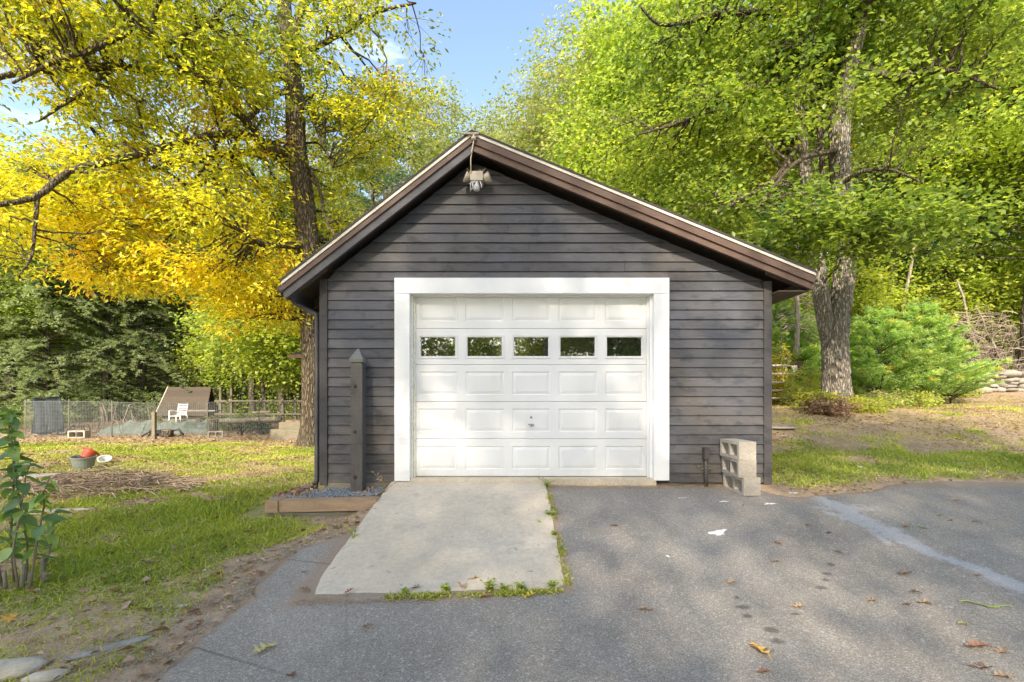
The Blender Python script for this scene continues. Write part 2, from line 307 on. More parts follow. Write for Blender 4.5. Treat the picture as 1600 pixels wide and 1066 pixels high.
# asphalt
m, nt, out = nodes('asphalt')
geo = N(nt, 'ShaderNodeNewGeometry').outputs['Position']
v = N(nt, 'ShaderNodeTexVoronoi', Scale=190.0); nt.links.new(geo, v.inputs['Vector'])
v2 = N(nt, 'ShaderNodeTexVoronoi', Scale=80.0); nt.links.new(geo, v2.inputs['Vector'])
big = noise(nt, .9, detail=5); mid = noise(nt, 5, detail=5, rough=.7)
c = mix(nt, ramp(nt, big, [(.35, 0), (.65, 1)]), (.285, .250, .210), (.35, .315, .268)); c = mix(nt, ramp(nt, mid, [(.5, 0), (.8, .5)]), c, (.37, .34, .305))
sep = N(nt, 'ShaderNodeSeparateColor'); nt.links.new(v.outputs['Color'], sep.inputs[0]); sep2 = N(nt, 'ShaderNodeSeparateColor'); nt.links.new(v2.outputs['Color'], sep2.inputs[0])
c = mix(nt, 1.0, c, ramp(nt, sep.outputs[0], [(0, .68), (.6, 1.0), (.9, 1.3), (1, 1.7)]), 'MULTIPLY')
c = mix(nt, ramp(nt, sep2.outputs[1], [(.965, 0), (.975, .8)]), c, (.48, .45, .40))
nb = noise(nt, 9, detail=5, rough=.7)
pale = ramp(nt, math_(nt, 'ADD', attr(nt, 'pale'), math_(nt, 'MULTIPLY', math_(nt, 'SUBTRACT', noise(nt, 14, detail=8, rough=.8), .5), 2.2)), [(.38, 0), (.8, .8)])
c = mix(nt, pale, c, mix(nt, sep.outputs[0], (.38, .38, .40), (.56, .55, .54)))
oil = ramp(nt, math_(nt, 'ADD', attr(nt, 'oil'), math_(nt, 'MULTIPLY', math_(nt, 'SUBTRACT', nb, .5), .5)), [(.35, 0), (.7, .6)]); c = mix(nt, oil, c, (.035, .032, .03))
dirt = ramp(nt, math_(nt, 'ADD', attr(nt, 'dirt'), math_(nt, 'MULTIPLY', math_(nt, 'SUBTRACT', nb, .5), 1.5)), [(.33, 0), (.8, .9)])
c = mix(nt, dirt, c, mix(nt, noise(nt, 60, detail=3), (.27, .19, .13), (.45, .35, .26)))
cr = N(nt, 'ShaderNodeTexVoronoi', Scale=.75, feature='DISTANCE_TO_EDGE'); wv = mix(nt, .1, geo, N(nt, 'ShaderNodeTexNoise', Scale=3.0, Detail=5.0).outputs['Color']); nt.links.new(wv, cr.inputs['Vector'])
crk = ramp(nt, cr.outputs['Distance'], [(.0, .55), (.006, 0)]); crk = math_(nt, 'MULTIPLY', crk, attr(nt, 'crack')); c = mix(nt, crk, c, (.03, .028, .025))
hh = math_(nt, 'ADD', v.outputs['Distance'], math_(nt, 'MULTIPLY', sep.outputs[0], .8)); finish(nt, out, c, .88, hh, .75, .006, .3); M['asphalt'] = m

# ------------------------------------------------------------------ the ground
def graded(lo, a, b, hi, step):
    mid = np.arange(a, b, step); l = [a]; s = step
    while l[-1] > lo: s *= 1.12; l.append(l[-1] - s)
    h = [mid[-1]]; s = step
    while h[-1] < hi: s *= 1.12; h.append(h[-1] + s)
    return np.concatenate([l[:0:-1], mid, h[1:]])
gpts = [(-30, 1066), (238, 1068), (300, 997), (346, 966), (386, 936), (404, 911), (434, 878), (471, 853), (545, 829)]
left_edge = [G(*p) for p in gpts[1:]]
ry = [G(1213, 771), G(1245, 774), G(1335, 769), G(1375, 760), G(1420, 753), G(1500, 750), G(1600, 753)]
drive_poly = [Vector((-1.9, -14, 0))] + left_edge + [Vector((-1.2, 4.35, 0)), Vector((-1.2, 5.2, 0)), Vector((2.75, 5.2, 0))] + ry + [Vector((9, 5.6, 0)), Vector((14, 6, 0)), Vector((14, -14, 0))]
DP = np.array([(v.x, v.y) for v in drive_poly])
def seg_dist(x, y, pts, closed=False):
    d = np.full(np.shape(x), 1e9); n = len(pts)
    for i in range(n if closed else n - 1):
        ax, ay = pts[i][:2]; bx, by = pts[(i + 1) % n][:2]; L = (bx - ax) ** 2 + (by - ay) ** 2 + 1e-9
        t = np.clip(((x - ax) * (bx - ax) + (y - ay) * (by - ay)) / L, 0, 1); d = np.minimum(d, np.hypot(x - ax - t * (bx - ax), y - ay - t * (by - ay)))
    return d
def inside(x, y, pts):
    c = np.zeros(np.shape(x), bool); n = len(pts)
    for i in range(n):
        x0, y0 = pts[i][:2]; x1, y1 = pts[(i + 1) % n][:2]
        if y0 == y1: continue
        c ^= ((y0 > y) != (y1 > y)) & (x < (x1 - x0) * (y - y0) / (y1 - y0) + x0)
    return c
def drive_sd(x, y):      # signed distance, positive on the asphalt, with a ragged edge
    d = seg_dist(x, y, DP, True); d = np.where(inside(x, y, DP), d, -d); return d + .035 * snoise(x, y, 0, 6) + .015 * snoise(x, y, 0, 21, 2)
def grassiness(x, y):
    g = .75 + .45 * snoise(x, y, 0, .9, 3) + .3 * snoise(x, y, 0, 2.7, 5)
    sd_ = -drive_sd(x, y)
    g -= .8 * (1 - smooth(.08, .40, sd_ + .22 * snoise(x, y, 0, 3, 8)))
    right = smooth(2, 3, x) * smooth(5, 5.6, y)
    g -= right * (.55 * smooth(6.2, 8.6, y + .9 * snoise(x, y, 0, 1)) + .22)
    g += right * .5 * (1 - smooth(6.0, 7.8, y + .8 * snoise(x, y, 0, 1.3)))
    g -= .5 * np.exp(-(((x + 4.3) / .6) ** 2 + ((y - 3.2) / .3) ** 2)) + .8 * np.exp(-(((x + 6.6) / 1.6) ** 2 + ((y - 6.6) / .55) ** 2))
    g -= .35 * np.exp(-(((x + 2.4) / .5) ** 2 + ((y - 2.5) / .4) ** 2))
    g -= .55 * smooth(.0, .6, snoise(x, y, 0, 1.7, 12))
    g -= 1.2 * smooth(11.6, 12.6, y + .25 * snoise(x, y, 0, 1.2)) * (x < -2)
    g -= .5 * smooth(11.0, 14, y) * (x > 2); g += right * .35 * (snoise(x * .5, y * 1.6, 0, 1.4, 15) > .1)
    g -= .8 * (1 - smooth(.1, .4, np.abs(y - 4.55) + np.abs(x + 1.6) * .5))
    return np.clip(g, 0, 1)
gx = graded(-90, -7.5, 8.5, 90, .07); gy = graded(-40, 1.4, 9.5, 110, .07)
X, Y = np.meshgrid(gx, gy); Z = terrain(X, Y)
SD = drive_sd(X, Y); Z = Z - .03 * smooth(-.02, .05, SD) - .02 * smooth(.05, .3, SD)
Z = Z + .008 * snoise(X, Y, 0, 11) * (SD < 0)
in_g = (X > -2.15) & (X < 2.9) & (Y > 5.3) & (Y < 11.4); Z = np.where(in_g, np.minimum(Z, H - 1.1), Z)
in_b = (X > -2.75) & (X < -1.3) & (Y > 4.68) & (Y < 5.4); Z = np.where(in_b, np.minimum(Z, H - 1.06), Z)
v = np.stack([X, Y, Z], -1).reshape(-1, 3); ny, nx = X.shape
i = (np.arange(ny - 1)[:, None] * nx + np.arange(nx - 1)[None, :]).ravel(); f = np.stack([i, i + 1, i + nx + 1, i + nx], -1)
me = quick_mesh('ground', v, f); set_attr(me, 'grassy', grassiness(X, Y).ravel())
set_attr(me, 'woods', (smooth(15.5, 18, Y) * np.where(X > 0, 1, 1)).ravel())
ground = obj('ground', me, M['ground']); tag(ground, kind='structure')
# driveway sheet
dx = np.arange(-2.6, 8.0, .028); dy = np.concatenate([np.arange(-14, 1.5, .5), np.arange(1.5, 5.75, .028)])
dx = np.concatenate([dx, np.arange(8, 14.1, .5)])
X, Y = np.meshgrid(dx, dy); SD = drive_sd(X, Y); Z = terrain(X, Y) + .003 - .018 * (1 - smooth(0, .08, SD)) + .004 * snoise(X, Y, 0, 2.2)
v = np.stack([X, Y, Z], -1).reshape(-1, 3); ny, nx = X.shape
i = (np.arange(ny - 1)[:, None] * nx + np.arange(nx - 1)[None, :]).ravel(); f = np.stack([i, i + 1, i + nx + 1, i + nx], -1)
ok = (SD.ravel() > 0)[f].all(1); f = f[ok]; used = np.zeros(len(v), bool); used[f] = True; remap = np.cumsum(used) - 1
me = quick_mesh('driveway', v[used], remap[f]); x_ = v[used, 0]; y_ = v[used, 1]
gp = lambda l: [(lambda g_: (g_.x, g_.y))(G(*p)) for p in l]
streak = gp([(1262, 775), (1300, 787), (1345, 812), (1400, 838), (1470, 872), (1535, 893), (1605, 925)]); s2 = gp([(1290, 800), (1350, 822), (1390, 852)]); s3 = gp([(1430, 855), (1490, 874)]); s0 = gp([(1266, 776), (1330, 795), (1370, 800)])
w_ = .06 + .07 * (snoise(x_, y_, 0, 3) + 1)
pale_ = np.maximum.reduce([.92 * np.exp(-(seg_dist(x_, y_, streak) / (w_ * 1.3)) ** 2), .8 * np.exp(-(seg_dist(x_, y_, s2) / .05) ** 2), .6 * np.exp(-(seg_dist(x_, y_, s3) / .05) ** 2)])
q = gp([(1010, 835)])[0]; q2 = gp([(1315, 795)])[0]; pale_ = np.maximum(pale_, .75 * np.exp(-(((x_ - q2[0]) / .42) ** 2 + ((y_ - q2[1]) / .16) ** 2)))
pale_ = np.maximum(pale_, .5 * np.exp(-(((x_ - q[0]) / .2) ** 2 + ((y_ - q[1]) / .07) ** 2)))
oil_ = np.zeros_like(x_)
for (a, b, r1, r2) in [(1298, 884, .05, .035), (1292, 898, .05, .03), (1290, 908, .045, .03), (1283, 920, .055, .03), (1160, 950, .06, .03), (1168, 965, .04, .03), (1205, 985, .06, .04), (1214, 1003, .06, .035), (1196, 1018, .06, .03), (1243, 961, .045, .02), (1570, 845, .09, .01), (1150, 935, .03, .03)]:
    g_ = G(a, b); oil_ = np.maximum(oil_, .95 * np.exp(-(((x_ - g_.x) / r1) ** 2 + ((y_ - g_.y) / r2) ** 2)))
AP = [(-1.40, 5.25), (-1.40, 3.06), (.37, 3.17), (.385, 5.25)]
da = seg_dist(x_, y_, AP); sdv = drive_sd(x_, y_)
wd = .03 + .035 * (snoise(x_, y_, 0, 4, 3) + 1)
dirt_ = 1.0 * np.exp(-(da / wd) ** 2) + .9 * np.exp(-((y_ - 5.2) / .13) ** 2) * (x_ > .4) + .75 * np.exp(-(sdv / .10) ** 2) + .55 * np.exp(-(((x_ - 3.0) / .35) ** 2 + ((y_ - 4.75) / .12) ** 2))
dirt_ += .45 * np.exp(-(da / .22) ** 2) * (x_ < -1.4)
set_attr(me, 'pale', pale_); set_attr(me, 'oil', oil_); set_attr(me, 'dirt', dirt_); set_attr(me, 'crack', np.clip(.1 + 1.0 * smooth(-.6, -1.9, x_) * (y_ < 3.9), 0, 1))
tag(obj('driveway', me, M['asphalt']), kind='structure')
# concrete apron
def az(y): return np.interp(y, [3.05, 3.2, 5.25, 5.4], [-1.347, -1.322, -.957, -.93]) + H
bm = bmesh.new(); nxs, nys = 26, 40
grid = []
for j in range(nys):
    row = []
    for i_ in range(nxs):
        s = i_ / (nxs - 1); t = j / (nys - 1); x = -1.40 + 1.775 * s + .008 * t; y0 = 3.06 + .11 * s + .005 * math.sin(s * 37) + .003 * math.sin(s * 91)
        if i_ in (0, nxs - 1): x += .003 * math.sin(t * 40) + .002 * math.sin(t * 97)
        y = y0 + (5.26 - y0) * t; z = float(az(y)) - (.008 if (i_ in (0, nxs - 1) or j == 0) else 0); row.append(bm.verts.new((x, y, z)))
    grid.append(row)
for j in range(nys - 1):
    for i_ in range(nxs - 1): bm.faces.new((grid[j][i_], grid[j][i_ + 1], grid[j + 1][i_ + 1], grid[j + 1][i_]))
ring = grid[0] + [r[-1] for r in grid[1:]] + grid[-1][-2::-1] + [r[0] for r in grid[-2:0:-1]]
low = [bm.verts.new((q.co.x, q.co.y, q.co.z - .12)) for q in ring]
for k in range(len(ring)): bm.faces.new((ring[k], low[k], low[(k + 1) % len(ring)], ring[(k + 1) % len(ring)]))
bmesh.ops.recalc_face_normals(bm, faces=bm.faces)
tag(obj('concrete_apron', bm_mesh('concrete_apron', bm), M['concrete']), kind='structure')

# ------------------------------------------------------------------ the garage
FY = 5.25                                        # plane of the front wall
gar = thing('garage', (.4, 5.25, H - .985), 'dark grey clapboard garage with an uneven gable and a white overhead door', 'garage')
RY = 5.02; S = F / RY
apex = ((737 - 800) / S, H + (622 - 204) / S); le = ((441 - 800) / S, H + (622 - 435) / S); re = ((1273 - 800) / S, H + (622 - 423) / S)
sl = (apex[1] - le[1]) / (apex[0] - le[0]); sr = (apex[1] - re[1]) / (re[0] - apex[0])
def roof_z(x, drop=0.0): return (apex[1] - sl * (apex[0] - x) if x < apex[0] else apex[1] - sr * (x - apex[0])) - drop
WL, WR = -2.216, 2.99; ZB = H - .985; BY = 11.4
# wall core behind the boards, side walls and back wall
core = [(WL + .02, ZB), (-1.25, ZB), (-1.25, H + 1.30), (1.70, H + 1.30), (1.70, ZB), (WR - .02, ZB), (WR - .02, roof_z(WR, .22)), (apex[0], roof_z(apex[0], .24)), (WL + .02, roof_z(WL, .24))]
obj('wall_sheathing', prism_xz(core, FY + .03, FY + .12), M['corner'], gar)
obj('side_wall', box_mesh(WL + .02, WL + .12, FY + .12, BY, ZB, roof_z(WL, .24)), M['corner'], gar)
obj('side_wall', box_mesh(WR - .12, WR - .02, FY + .12, BY, ZB, roof_z(WR, .24)), M['corner'], gar)
obj('back_wall', prism_xz([(WL + .02, ZB), (WR - .02, ZB), (WR - .02, roof_z(WR, .22)), (apex[0], roof_z(apex[0], .24)), (WL + .02, roof_z(WL, .24))], BY, BY + .1), M['corner'], gar)
# clapboards
EXP = .1108
def board(x0, x1, z0, z1, lefttop=None, righttop=None):
    lt = x0 if lefttop is None else lefttop; rt = x1 if righttop is None else righttop
    yb, yt = FY - .004 + random.uniform(-.0015, .0015), FY + .016; th = .012
    w1, w2 = random.uniform(-.0015, .0015), random.uniform(-.0015, .0015)
    n = max(2, int((x1 - x0) / .5)); vs_ = []; fs = []
    for k in range(n + 1):
        s = k / n; wv = random.uniform(-.0012, .0012); xb = x0 + (x1 - x0) * s; xt = lt + (rt - lt) * s; zb = z0 + w1 + (w2 - w1) * s + wv
        vs_ += [(xb, yb + wv, zb), (xt, yt, z1 + .018), (xt, yt + th, z1 + .018), (xb, yb + th, zb)]
    for k in range(n):
        a = 4 * k; b = a + 4
        fs += [(a, b, b + 1, a + 1), (a + 3, a + 2, b + 2, b + 3), (a, a + 3, b + 3, b), (a + 1, b + 1, b + 2, a + 2)]
    fs += [(0, 1, 2, 3), (4 * n, 4 * n + 3, 4 * n + 2, 4 * n + 1)]
    obj('clapboard', mesh('clapboard', vs_, fs), M['siding'], gar)
row = 0; z = ZB + .01
def xl_at(z): return max(WL + .085, apex[0] - (apex[1] - .235 - z) / sl)
def xr_at(z): return min(WR - .085, apex[0] + (apex[1] - .235 - z) / sr)
joints = {12: [-.9], 27: [-.35], 26: [-.05], 25: [.6], 24: [.2, -1.2], 23: [-.2], 22: [-.75, 1.3], 21: [1.9], 28: [.3]}
while z < roof_z(apex[0], .26) - .03:
    z1 = z + EXP; L0, L1, R0, R1 = xl_at(z), xl_at(min(z1 + .018, 99)), xr_at(z), xr_at(z1 + .018)
    if L1 > R1: L1 = R1 = apex[0]
    if z1 + .0 < H + 1.375 - .02:
        board(L0, -1.352, z, z1, L1, None); board(1.807, R0, z, z1, None, R1)
    else:
        if z < H + 1.375:     # the board notched over the head casing
            board(L0, -1.352, z, z1, L1, None); board(1.807, R0, z, z1, None, R1); board(-1.349, 1.804, H + 1.378, z1)
        else:
            js = [L0] + sorted(joints.get(row, [])) + [R0]; js = [j for j in js if L0 <= j <= R0]
            for k in range(len(js) - 1):
                board(js[k] + (.0015 if k else 0), js[k + 1] - (.0015 if k < len(js) - 2 else 0), z, z1, L1 if k == 0 else js[k] + .0015, R1 if k == len(js) - 2 else js[k + 1] - .0015)
    z = z1; row += 1
for x0, x1, zt in ((WL, WL + .09, roof_z(WL + .04, .23)), (WR - .09, WR, roof_z(WR - .04, .22))):
    obj('corner_board', box_mesh(x0, x1, FY - .018, FY + .03, ZB - .02, zt, .003), M['corner'], gar)
    xs = x0 - .012 if x0 < 0 else x1 - .006
    obj('corner_board', box_mesh(xs, xs + .018, FY + .032, FY + .14, ZB - .02, zt - (.03 if x0 < 0 else .01), .003), M['corner'], gar)
obj('base_board', box_mesh(WL + .05, -1.36, FY + .0, FY + .03, ZB - .06, ZB + .008, .002), M['old_timber'], gar)
obj('foundation', box_mesh(WL + .05, WR - .05, FY + .04, BY, ZB - .35, ZB - .01), M['concrete'], gar)
# casing and jambs
CZ = H + 1.375; IZ = H + 1.195
obj('door_casing', box_mesh(-1.346, -1.172, 5.205, FY + .03, H - .952, IZ - .001, .004), M['casing'], gar)
obj('door_casing', box_mesh(1.626, 1.80, 5.205, FY + .03, H - .945, IZ - .001, .004), M['casing'], gar)
obj('head_casing', box_mesh(-1.346, 1.80, 5.203, FY + .03, IZ + .001, CZ, .004), M['casing'], gar)
obj('door_jamb', box_mesh(-1.25, -1.150, FY + .032, 5.34, H - .95, IZ + .03, .002), M['cream'], gar)
obj('door_jamb', box_mesh(1.600, 1.70, FY + .032, 5.34, H - .95, IZ + .03, .002), M['casing'], gar)
obj('head_jamb', box_mesh(-1.149, 1.599, FY + .032, 5.34, IZ - .012, IZ + .03, .002), M['casing'], gar)
obj('door_stop', box_mesh(-1.149, -1.128, 5.318, 5.338, H - .93, IZ - .014, .003), M['cream'], gar)
obj('door_stop', box_mesh(1.578, 1.599, 5.318, 5.338, H - .93, IZ - .014, .003), M['white'], gar)
obj('threshold', box_mesh(-1.20, 1.66, 5.225, 5.7, H - 1.05, H - .926, .006), M['concrete'], gar)
# overhead door: five sections, each with five sunk and raised fields
DY = 5.345; secz = [-.922, -.481, -.045, .39, .814, 1.26]; DX0, DX1 = -1.147, 1.597
pw = .452; pcx = [DX0 + (DX1 - DX0) * (k + .5) / 5 + (2 - k) * .002 for k in range(5)]
def ring_panel(x0, x1, z0, z1, rings):
    vs_ = []; fs = []
    for (ins, y) in rings: vs_ += [(x0 + ins, y, z0 + ins), (x1 - ins, y, z0 + ins), (x1 - ins, y, z1 - ins), (x0 + ins, y, z1 - ins)]
    for r in range(len(rings) - 1):
        for k in range(4): a = 4 * r; fs.append((a + k, a + (k + 1) % 4, a + 4 + (k + 1) % 4, a + 4 + k))
    return vs_, fs
for si in range(5):
    z0, z1 = H + secz[si] + .0015, H + secz[si + 1] - .0015; zc = (z0 + z1) / 2; ph = .275
    win = si == 3
    hz0, hz1 = (zc - .135, zc + .135) if win else (zc - ph / 2, zc + ph / 2)
    xs = [DX0]
    for c_ in pcx: xs += [c_ - pw / 2, c_ + pw / 2]
    xs.append(DX1); zs = [z0, z0 + .006, hz0, hz1, z1 - .006, z1]; vs_ = []; fs = []
    for b_ in zs:
        for a_ in xs: vs_.append((a_, DY + (.005 if b_ in (z0, z1) else 0), b_))
    nx = len(xs)
    for j in range(5):
        for k in range(nx - 1):
            if j == 2 and k % 2 == 1: continue
            a = j * nx + k; fs.append((a, a + 1, a + nx + 1, a + nx))
    n0 = len(vs_); vs_ += [(DX0, DY + .04, z0), (DX1, DY + .04, z0), (DX1, DY + .04, z1), (DX0, DY + .04, z1)]
    fs += [(n0, n0 + 1, nx - 1, 0)[::1], (n0 + 3, 5 * nx, 5 * nx + nx - 1, n0 + 2), (n0, n0 + 3, n0 + 2, n0 + 1)]
    sec = obj('door_section', mesh('door_section', vs_, fs), M['white'], gar)
    for c_ in pcx:
        if not win:
            v_, f_ = ring_panel(c_ - pw / 2, c_ + pw / 2, hz0, hz1, [(0, DY), (.004, DY + .004), (.010, DY + .009), (.018, DY + .009), (.046, DY + .0015), (.049, DY + .001)]); f_.append(tuple(range(len(v_) - 4, len(v_))))
            obj('raised_panel', mesh('raised_panel', v_, f_), M['white'], sec)
        else:
            v_, f_ = ring_panel(c_ - pw / 2 - .004, c_ + pw / 2 + .004, hz0 - .004, hz1 + .004, [(0, DY + .001), (.002, DY - .008), (.010, DY - .010), (.012, DY - .004), (.022, DY - .006), (.024, DY + .008), (.031, DY + .012)])
            obj('window_frame', mesh('window_frame', v_, f_), M['white'], sec)
            obj('window_pane', mesh('window_pane', [(c_ - pw / 2 + .02, DY + .011, hz0 + .02), (c_ + pw / 2 - .02, DY + .011, hz0 + .02), (c_ + pw / 2 - .02, DY + .011, hz1 - .02), (c_ - pw / 2 + .02, DY + .011, hz1 - .02)], [(0, 1, 2, 3)]), M['glass'], sec)
    if si == 1:
        cx_ = pcx[2] + .0; t_ = Tubes(); t_.add([(cx_, DY + .002, zc + .035), (cx_, DY - .006, zc + .035)], .013, 14); obj('keyhole', t_.mesh('keyhole'), M['lock'], sec)
        t_ = Tubes(); t_.add([(cx_, DY, zc - .05), (cx_, DY - .025, zc - .05)], .009, 12)
        t_.add([(cx_ - .035, DY - .022, zc - .046), (cx_, DY - .03, zc - .05), (cx_ + .035, DY - .022, zc - .054)], [.006, .009, .006], 10); t_.add([(cx_, DY - .025, zc - .05), (cx_ + .004, DY - .022, zc - .075)], .006, 8)
        obj('lock_handle', t_.mesh('lock_handle'), M['lock'], sec)
obj('bottom_seal', box_mesh(DX0, DX1, DY + .004, DY + .035, H - .9255, H - .9205), M['rubber'], gar)
# roof: two slabs, rake boards in two tiers, pale metal edge, shingle lip
def band(xa, xb, d0, d1, y0, y1):     # a strip that follows one slope, between vertical drops d0 (top) and d1
    return prism_xz([(xa, roof_z(xa, d0)), (xb, roof_z(xb, d0)), (xb, roof_z(xb, d1)), (xa, roof_z(xa, d1))], y0, y1)
ax = apex[0]; L_, R_ = le[0], re[0]
obj('roof_slope', band(L_ + .01, ax - .0005, .030, .100, RY + .03, BY + .3), M['soffit'], gar)
obj('roof_slope', band(ax + .0005, R_ - .01, .030, .085, RY + .03, BY + .3), M['soffit'], gar)
obj('shingle_layer', band(L_ - .015, ax, .0, .028, RY - .02, BY + .32), M['shingle'], gar); obj('shingle_layer', band(ax, R_ + .015, .0, .022, RY - .02, BY + .32), M['shingle'], gar)
# left drops grow with the steeper slope
obj('drip_edge', band(L_ - .006, ax - .001, .029, .066, RY - .012, RY + .028), M['metal_edge'], gar)
obj('drip_edge', band(ax + .001, R_ + .006, .023, .054, RY - .012, RY + .028), M['metal_edge'], gar)
obj('rake_board', band(L_, ax - .001, .068, .135, RY, RY + .028), M['rake_brown'], gar)
obj('rake_board', band(ax + .001, R_, .056, .135, RY, RY + .028), M['rake_brown'], gar)
def fascia(xa, xb, d0, d1, y0, y1, m_): obj('rake_board', band(xa, xb, d0, d1, y0, y1), m_, gar)
fascia(L_ + .02, ax - .001, .1365, .235, RY + .022, RY + .06, M['rake_grey']); fascia(ax + .001, R_ - .03, .1365, .208, RY + .022, RY + .06, M['rake_brown'])
for k in range(10):                               # rafter tails under both eaves
    yy = RY + .10 + k * .62
    obj('rafter', band(WR - .12, R_ - .02, .088, .20, yy, yy + .04), M['soffit'], gar); obj('rafter', band(L_ + .03, WL + .12, .10, .22, yy, yy + .04), M['soffit'], gar)
obj('eave_board', box_mesh(R_ - .02, R_, RY + .03, BY + .3, re[1] - .20, re[1] - .03), M['rake_brown'], gar)
obj('eave_board', box_mesh(L_ - .0, L_ + .02, RY + .03, BY + .3, le[1] - .21, le[1] - .03), M['rake_grey'], gar)
obj('soffit_board', box_mesh(WR - .01, R_ - .022, RY + .065, BY, re[1] - .215, re[1] - .203), M['soffit'], gar)
# gutter and downspout on the left corner
g0 = Vector((L_ - .035, RY + .08, le[1] - .11)); t_ = Tubes(); t_.add([(g0.x, RY + .05, g0.z), (g0.x, BY + .2, g0.z - .03)], .045, 10); obj('gutter', t_.mesh('gutter'), M['gutter'], gar)
t_ = Tubes(); t_.add([(g0.x + .01, FY + .02, g0.z - .03), (g0.x + .03, FY + .06, g0.z - .10), (WL - .06, FY + .05, g0.z - .24), (WL - .05, FY + .05, g0.z - .34), (WL - .05, FY + .04, H - .95), (WL - .055, FY - .0, H - 1.0)], [.028, .03, .03, .03, .03, .034], 8); obj('downspout', t_.mesh('downspout'), M['gutter'], gar)
# white plate and clamp at the ridge
obj('ridge_plate', box_mesh(ax - .10, ax + .08, RY - .045, RY - .02, apex[1] - .062, apex[1] - .048, .003), M['plastic_cream'], gar)
t_ = Tubes(); t_.add([(ax - .0, RY - .03, apex[1] - .105), (ax + .05, RY - .03, apex[1] - .105)], .018, 8); t_.add([(ax + .025, RY - .03, apex[1] - .06), (ax + .025, RY - .03, apex[1] - .12)], .012, 8); obj('ridge_clamp', t_.mesh('ridge_clamp'), M['plastic_cream'], gar)

# ------------------------------------------------------------------ flood light under the ridge
LY = 5.13; lc = P(745, 279, LY)
fl = thing('flood_light', lc, 'old cream flood light fixture with twigs on top, hanging under the garage ridge', 'light fixture')
obj('junction_box', box_mesh(lc.x - .072, lc.x + .072, LY - .05, LY + .11, lc.z - .045, lc.z + .06, .006), M['plastic_cream'], fl)
def pot(cx, cz, dx_):
    t_ = Tubes(); t_.add([(cx, LY, cz), (cx + dx_ * .3, LY, cz + .004), (cx + dx_ * .75, LY - .01, cz + .01), (cx + dx_, LY - .015, cz + .016)], [.035, .045, .058, .062], 16); return t_.mesh('lamp_holder')
obj('lamp_holder', pot(lc.x - .074, lc.z + .0, -.06), M['plastic_cream'], fl); obj('lamp_holder', pot(lc.x + .074, lc.z - .004, .075), M['plastic_cream'], fl)
t_ = Tubes(); t_.add([(lc.x + .0, LY - .02, lc.z - .046), (lc.x, LY - .025, lc.z - .075), (lc.x, LY - .03, lc.z - .10), (lc.x, LY - .03, lc.z - .145), (lc.x, LY - .03, lc.z - .155)], [.022, .022, .034, .036, .02], 16); obj('sensor', t_.mesh('sensor'), M['clear'], fl)
t_ = Tubes()
for k in range(6):
    a = random.uniform(-.01, .02); t_.add([(lc.x - .03 + a, LY - .04, lc.z - .045), (lc.x - .055 + a, LY - .05 - .006 * k, lc.z - .09), (lc.x - .05 + a * 2, LY - .05, lc.z - .15 - .01 * (k % 3)), (lc.x - .035 + a, LY - .045, lc.z - .12)], .0045, 5)
for k in range(2): t_.add([(lc.x + .035, LY - .04, lc.z - .046), (lc.x + .05 + .01 * k, LY - .05, lc.z - .09), (lc.x + .06 - .01 * k, LY - .05, lc.z - .13)], .003, 5)
obj('wire_bundle', t_.mesh('wire_bundle'), M['plastic_white'], fl)
t_ = Tubes(); t_.add([(lc.x - .062, LY - .055, lc.z + .03), (lc.x - .062, LY - .06, lc.z + .2), (ax + .03, RY - .035, apex[1] - .1)], .0065, 8); obj('conduit', t_.mesh('conduit'), M['plastic_cream'], fl)
t_ = Tubes()
for k in range(34):
    a = random.uniform(-.09, .08); b = random.uniform(-.04, .1); c_ = random.uniform(0, 6.28); L = random.uniform(.02, .05)
    t_.add([(lc.x + a, LY + b, lc.z + .062 + random.uniform(0, .012)), (lc.x + a + L * math.cos(c_), LY + b + L * math.sin(c_) * .6, lc.z + .066 + random.uniform(0, .035))], .003, 3)
nest = obj('twig_nest', t_.mesh('twig_nest'), M['twig'], fl); nest['kind'] = 'stuff'

# ------------------------------------------------------------------ things at the garage wall
pb = P(560, 769, 5.07); pt = P(560, 545, 5.12)
post = thing('wooden_post', (pb.x, pb.y, pb.z), 'dark stained square post with a pointed cap and three drilled holes, on the left siding', 'post')
hw = .064
def frustum(c0, c1, h0, h1, n=1):
    vs_ = []
    for c_, h_ in ((c0, h0), (c1, h1)): vs_ += [(c_[0] - h_, c_[1] - h_, c_[2]), (c_[0] + h_, c_[1] - h_, c_[2]), (c_[0] + h_, c_[1] + h_, c_[2]), (c_[0] - h_, c_[1] + h_, c_[2])]
    return mesh('frustum', vs_, [(3, 2, 1, 0), (4, 5, 6, 7), (0, 1, 5, 4), (1, 2, 6, 5), (2, 3, 7, 6), (3, 0, 4, 7)])
def pl(t): return pb.lerp(pt, t)
obj('shaft', frustum(pl(0), pl(.885), hw, hw), M['post'], post)
capv = []; capf = []
for k, (t, h_) in enumerate([(.886, .05), (.90, .05), (.902, .072), (.925, .078), (.935, .066), (1.0, .008)]):
    c_ = pl(t); capv += [(c_.x - h_, c_.y - h_, c_.z), (c_.x + h_, c_.y - h_, c_.z), (c_.x + h_, c_.y + h_, c_.z), (c_.x - h_, c_.y + h_, c_.z)]
    if k: 
        for j in range(4): a = 4 * (k - 1); capf.append((a + j, a + (j + 1) % 4, a + 4 + (j + 1) % 4, a + 4 + j))
capf.append((20, 21, 22, 23)); obj('cap', mesh('cap', capv, capf), M['post_cap'], post)
for t in (.735, .42, .11):
    c_ = pl(t); q = Tubes(); q.add([(c_.x - .015, c_.y - hw - .0025, c_.z), (c_.x - .015, c_.y - hw + .004, c_.z)], .021, 14); obj('drilled_hole', q.mesh('drilled_hole'), M['hole'], post)
